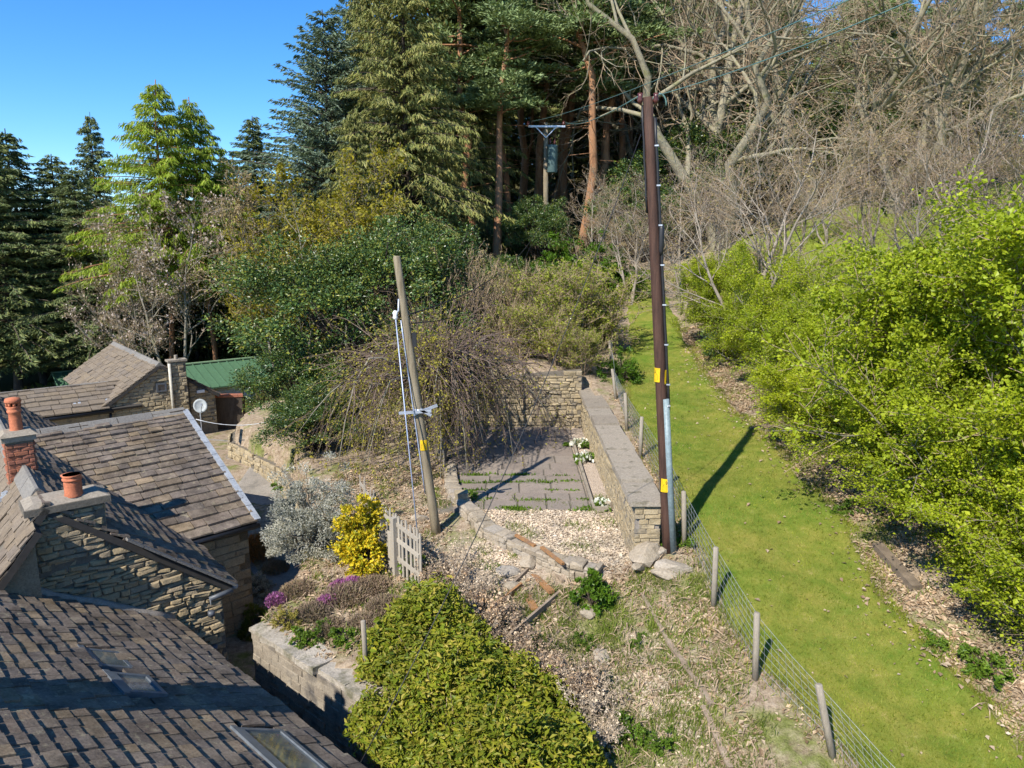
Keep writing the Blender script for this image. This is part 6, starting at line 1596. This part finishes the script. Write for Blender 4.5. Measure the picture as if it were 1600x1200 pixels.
# leafy bank in the foreground
def bank():
    rng = rg(1420); n = 52000
    ax = np.array([(-2.55, 11.3), (-2.0, 12.5), (-.95, 12.4), (-.3, 11.4), (.45, 10.8), (1.05, 10.0), (1.3, 8.8), (1.1, 6.6), (.2, 6.9), (-1.5, 8.4), (-2.45, 9.45)])
    xs = rng.uniform(-3.4, 1.7, n * 3); ys = rng.uniform(7.2, 12.2, n * 3); ok = inpoly(xs, ys, [tuple(a) for a in ax])
    xs, ys = xs[ok][:n], ys[ok][:n]; n = len(xs)
    d = np.full(n, 9.)
    for i in range(len(ax)):
        a, b = ax[i], ax[(i + 1) % len(ax)]; ab = b - a; q = np.stack([xs, ys], 1) - a
        f = np.clip((q @ ab) / (ab @ ab), 0, 1); d = np.minimum(d, np.linalg.norm(q - f[:, None] * ab, axis=1))
    hgt = .78 * (1 - np.exp(-d / .3)) * (.8 + .22 * np.sin(xs * 2.7 + ys) + .16 * np.sin(ys * 3.9 - xs * 1.3) + .12 * np.sin(xs * 9 + 2 * np.sin(ys * 7)) + .1 * np.sin(ys * 11 + xs * 5)) + .08
    zz = np.maximum(ground(xs, ys), -1.3) + hgt * (1.06 - .5 * rng.random(n) ** 1.5)
    sk = np.maximum(0, np.sin(xs * 13 + 3 * np.sin(ys * 9)) * np.sin(ys * 15 + 2 * np.sin(xs * 11)) - .55) * .55; zz = zz + sk * (d > .15)
    P = np.stack([xs, ys, zz], 1) + rng.normal(size=(n, 3)) * .045
    D = rng.normal(size=(n, 3)); D[:, 2] = D[:, 2] * .5 + .1
    V, F = leaves(rng, P, .08 * np.clip(np.exp(rng.normal(size=n) * .38), .4, 1.9), D, .42, .12, N=np.tile([-.3, -.4, .8], (n, 1)))
    m = 260; si = rng.integers(0, n, m); b = np.stack([xs[si], ys[si], np.maximum(ground(xs[si], ys[si]), -1.5) - .05], 1); t = P[si] + rng.normal(size=(m, 3)) * .08
    s = np.linspace(0, 1, 4)[None, :, None]; L = b[:, None] * (1 - s) + t[:, None] * s + rng.normal(size=(m, 4, 3)) * .05
    Vt, Ft = tubes(L, np.linspace(.012, .004, 4)[None] * np.ones((m, 1)), 3)
    r = thing('leafy_hedge', 'sprawling glossy yellow-green evergreen hedge filling the bottom centre', 'hedge', P2(-1, 9.8))
    put('foliage', np_mesh('foliage', V, [F], L_IVY), r); put('stems', np_mesh('stems', Vt, [Ft], TWIGT, True), r)
bank()
RUS = bare(1435, .75, .012, 22, 5, 4, 3, 0, (40, 45, 45, 40), (.03, .0, 0, 0), (.5, .5, .5, .5), TWIGB, TWIGP, .15, .2, L_DEAD, 1500, .05, trad=.7, spread0=.7)
for k, (u, v, s, lb) in enumerate([(690, 925, .8, 'russet dead shrub at the top of the leafy hedge'), (752, 985, .85, 'russet dead shrub right of the hedge top'), (795, 1020, .8, 'russet dead shrub below the planter plank'), (848, 1062, .8, 'russet dead shrub midway down the hedge edge'), (895, 1090, .75, 'russet dead shrub beside the largest bleached bush')]):
    sh('russet_bush', lb, RUS, u, v, 12, s, s, k * 1.7, 'bush', 'russet dead shrubs')
DTW = [bare(1430 + k, .75, .012, 26, 5, 4, 3, 0, (40, 45, 45, 40), (.03, .0, 0, 0), (.5, .5, .5, .5), TWIGP, TWIGP, .15, .2, L_CHIP, 500, .04, trad=.7, spread0=.75) for k in range(2)]
for k, (u, v, t, s, lb) in enumerate([(700, 900, 13.2, .85, 'pale dead bush beside the gate path'), (738, 935, 12.6, .8, 'pale dead bush left of the rotten planter'), (705, 965, 12.2, .7, 'pale dead twigs behind the hedge crest'), (755, 1000, 11.8, .6, 'dead twigs below the rotten planter'), (790, 1040, 11.4, .55, 'dead twigs along the hedge crest'), (830, 1060, 11.0, .55, 'dead brown twigs at the hedge edge'), (915, 1115, 10.6, .85, 'largest bleached dead bush right of the hedge'), (935, 1165, 10.2, .7, 'grey dead bush at the hedge foot')]):
    sh('dead_bush', lb, DTW[k % 2], u, v, t, s, s, k * 1.3, 'bush', 'bleached dead bushes')
# primroses by the patio
PRIM = [('leaves', blob(1440, (.26, .22, .16), 20, 420, .10, L_WEED, stems=False)[0][1]), ('flowers', tuftkit(1441, (.24, .2, .2), 70, .085, L_PET, .9)[0][1])]
for k, (x, y, s, lb) in enumerate([(2.18, 21.9, 1.5, 'white primroses, far clump by the garden wall'), (2.2, 20.4, 1.5, 'white primroses, middle clump by the garden wall'), (2.2, 16.6, 1.15, 'white primroses at the near end of the flower bed')]):
    plant('primrose', lb, PRIM, Vector((x, y, PATIO_Z + .0)), s, k, 'white primroses in the narrow bed', 'flower')

# ------------------------------------------------------------------ ground cover nobody could count
def scatter(name, label, cat, n, sample, size, mat, aspect, lift, flat, seed, upright=False):
    rng = rg(seed); xs, ys = sample(rng, n); z = ground(xs, ys)
    P = np.stack([xs, ys, z + lift], 1); m = len(xs)
    s = size * np.clip(np.exp(rng.normal(size=m) * .42), .35, 2.2)
    if upright:
        D = np.stack([rng.normal(size=m) * .45, rng.normal(size=m) * .45, np.ones(m)], 1); P[:, 2] += s * .35
        V, F = leaves(rng, P, s, D, aspect, .05)
    else:
        D = rng.normal(size=(m, 3)); D[:, 2] *= flat
        V, F = leaves(rng, P, s, D, aspect, .16, N=np.tile([0, 0, 2.], (m, 1)))
    o = put(name, np_mesh(name, V, [F], mat)); o['kind'] = 'stuff'; o['label'] = label; o['category'] = cat
    return o
def off_yard(x, y): return ~inpoly(x, y, P_YARD)
def s_lawn(rng, n):
    y = 7.5 + 20 * rng.random(n) ** 1.5; l, r = lawn_edges(y); f = rng.uniform(-.02, 1.02, n); return l + (r - l) * f, y
scatter('lawn_grass', 'short mown grass blades of the lawn', 'grass', 90000, s_lawn, .045, L_GRASS, .16, .03, 0, 1500, True)
def s_edge(rng, n):
    y = 7.5 + 22 * rng.random(n); l, r = lawn_edges(y); w = rng.random(n) < .45
    c = .5 + .5 * np.sin(y * 3.1 + 2 * np.sin(y * 1.3)); return np.where(w, l - .05 + rng.normal(size=n) * .17, r + .05 + np.abs(rng.normal(size=n)) * .45 * c - .1), y
scatter('edge_grass', 'longer rough grass along both lawn edges', 'grass', 24000, s_edge, .085, L_GRASS, .10, .0, 0, 1501, True)
def s_litter(rng, n):
    k = rng.random(n); y = np.where(k < .62, rng.uniform(7.5, 32, n), rng.uniform(7.5, 26, n)); l, r = lawn_edges(y)
    x = np.where(k < .62, r + .0 + np.abs(rng.normal(size=n)) * 1.0, np.where(k < .76, l - .1 - np.abs(rng.normal(size=n)) * .22, rng.uniform(-1.2, 3.6, n)))
    y = np.where(k >= .76, rng.uniform(8, 13.3, n), y)
    nz = np.sin(x * 2.1 + 1.3 * np.sin(y * 1.7)) * np.sin(y * 2.6 + x) + rng.normal(size=n) * .35
    ok = ((nz > .15) | (k < .62)) & ((k >= .62) | (nz > -.55))
    x, y = x[ok], y[ok]; ok = off_yard(x, y) & ~((x > 2.3) & (x < 3.1) & (y > 13.3)); return x[ok], y[ok]
scatter('fallen_leaves', 'carpet of pinkish brown fallen leaves under hedge and fence', 'leaves', 46000, s_litter, .062, L_DEAD, .65, .025, .35, 1502)
scatter('stray_leaves', 'stray dry leaves lying on the mown lawn', 'leaves', 900, s_lawnleaf, .06, L_DEAD, .65, .075, .3, 1509)
def s_twig(rng, n):
    x = np.concatenate([rng.uniform(-1.2, 3.6, n), rng.uniform(6.9, 9, n // 2), rng.uniform(-5, -1.5, n // 2)]); y = np.concatenate([rng.uniform(8, 13.3, n), rng.uniform(8, 26, n // 2), rng.uniform(11.5, 19, n // 2)])
    ok = off_yard(x, y); return x[ok], y[ok]
scatter('fallen_twigs', 'small dry twigs lying over bank and borders', 'twigs', 3200, s_twig, .2, TWIGT, .05, .03, .12, 1510)
def s_bed(rng, n):
    x = rng.uniform(-5, -1.4, n); y = rng.uniform(11, 20, n); ok = off_yard(x, y) & (x + .0 < -1.3); return x[ok], y[ok]
scatter('bed_litter', 'dry leaves and twigs over the heather bed', 'leaves', 9000, s_bed, .07, L_DEAD, .5, .02, .4, 1503)
def s_chip(rng, n):
    x = rng.uniform(-1.6, 2.5, n); y = rng.uniform(13.0, 16.4, n); ok = inpoly(x, y, P_PATIO) & (rng.random(n) < .9)
    xx = np.concatenate([x[ok], rng.normal(-.6, .55, n // 5), rng.normal(2.4, .28, n // 9)]); yy = np.concatenate([y[ok], rng.normal(14.0, .5, n // 5), rng.normal(10.2, .5, n // 9)])
    return xx, yy
scatter('wood_chips', 'pale pinkish chippings covering the terrace', 'gravel', 20000, s_chip, .05, L_CHIP, .7, .012, .3, 1504)
def s_tuft(rng, n):
    c = 420; cx = np.concatenate([rng.uniform(-.5, 3.6, c), rng.uniform(-5, -1.5, 70), rng.uniform(7, 9, 90), rng.uniform(-1, 2.3, 30)]); cy = np.concatenate([rng.uniform(8, 13, c), rng.uniform(11.5, 19, 70), rng.uniform(8, 26, 90), rng.uniform(13.4, 17.5, 30)])
    k = rng.integers(0, len(cx), n); s = rng.uniform(.06, .2, len(cx)); x = cx[k] + rng.normal(size=n) * s[k]; y = cy[k] + rng.normal(size=n) * s[k]
    ok = off_yard(x, y); return x[ok], y[ok]
scatter('grass_tufts', 'scattered tufts of rough grass on the bank', 'grass', 60000, s_tuft, .08, L_TUFT, .10, .0, 0, 1505, True)
def s_joint(rng, n):
    c = 40; cx = rng.uniform(-1.3, 1.9, c); cy = rng.choice(np.array([16.4, 17.0, 17.7, 18.4, 19.0]), c) + rng.normal(size=c) * .05
    k = rng.integers(0, c, n); return cx[k] + rng.normal(size=n) * .16, cy[k] + rng.normal(size=n) * .03
scatter('patio_weeds', 'small weeds sprouting in the flagstone joints', 'weeds', 2600, s_joint, .06, L_WEED, .4, .02, 0, 1506, True)
def s_field(rng, n):
    x = rng.uniform(9, 30, n); y = rng.uniform(14, 45, n); return x, y
scatter('field_grass', 'rough pasture grass on the hill behind the hedge', 'grass', 26000, s_field, .22, L_GRASS, .12, .0, 0, 1507, True)
def s_wood(rng, n):
    x = rng.uniform(-30, 4.5, n); y = rng.uniform(29, 60, n); ok = off_yard(x, y) & ((x < -11) | (y > 28)); return x[ok], y[ok]
scatter('woodland_undergrowth', 'low green and brown undergrowth on the wood floor', 'undergrowth', 26000, s_wood, .4, leafm('undergrowth_leaves', [(.06, .09, .015), (.10, .12, .02), (.15, .11, .05), (.05, .07, .015)], .25, .7), .4, .0, 0, 1508, True)
for o in S.objects:
    if o.parent is None and 'category' in o.keys() and 'kind' not in o.keys(): o['kind'] = 'thing'
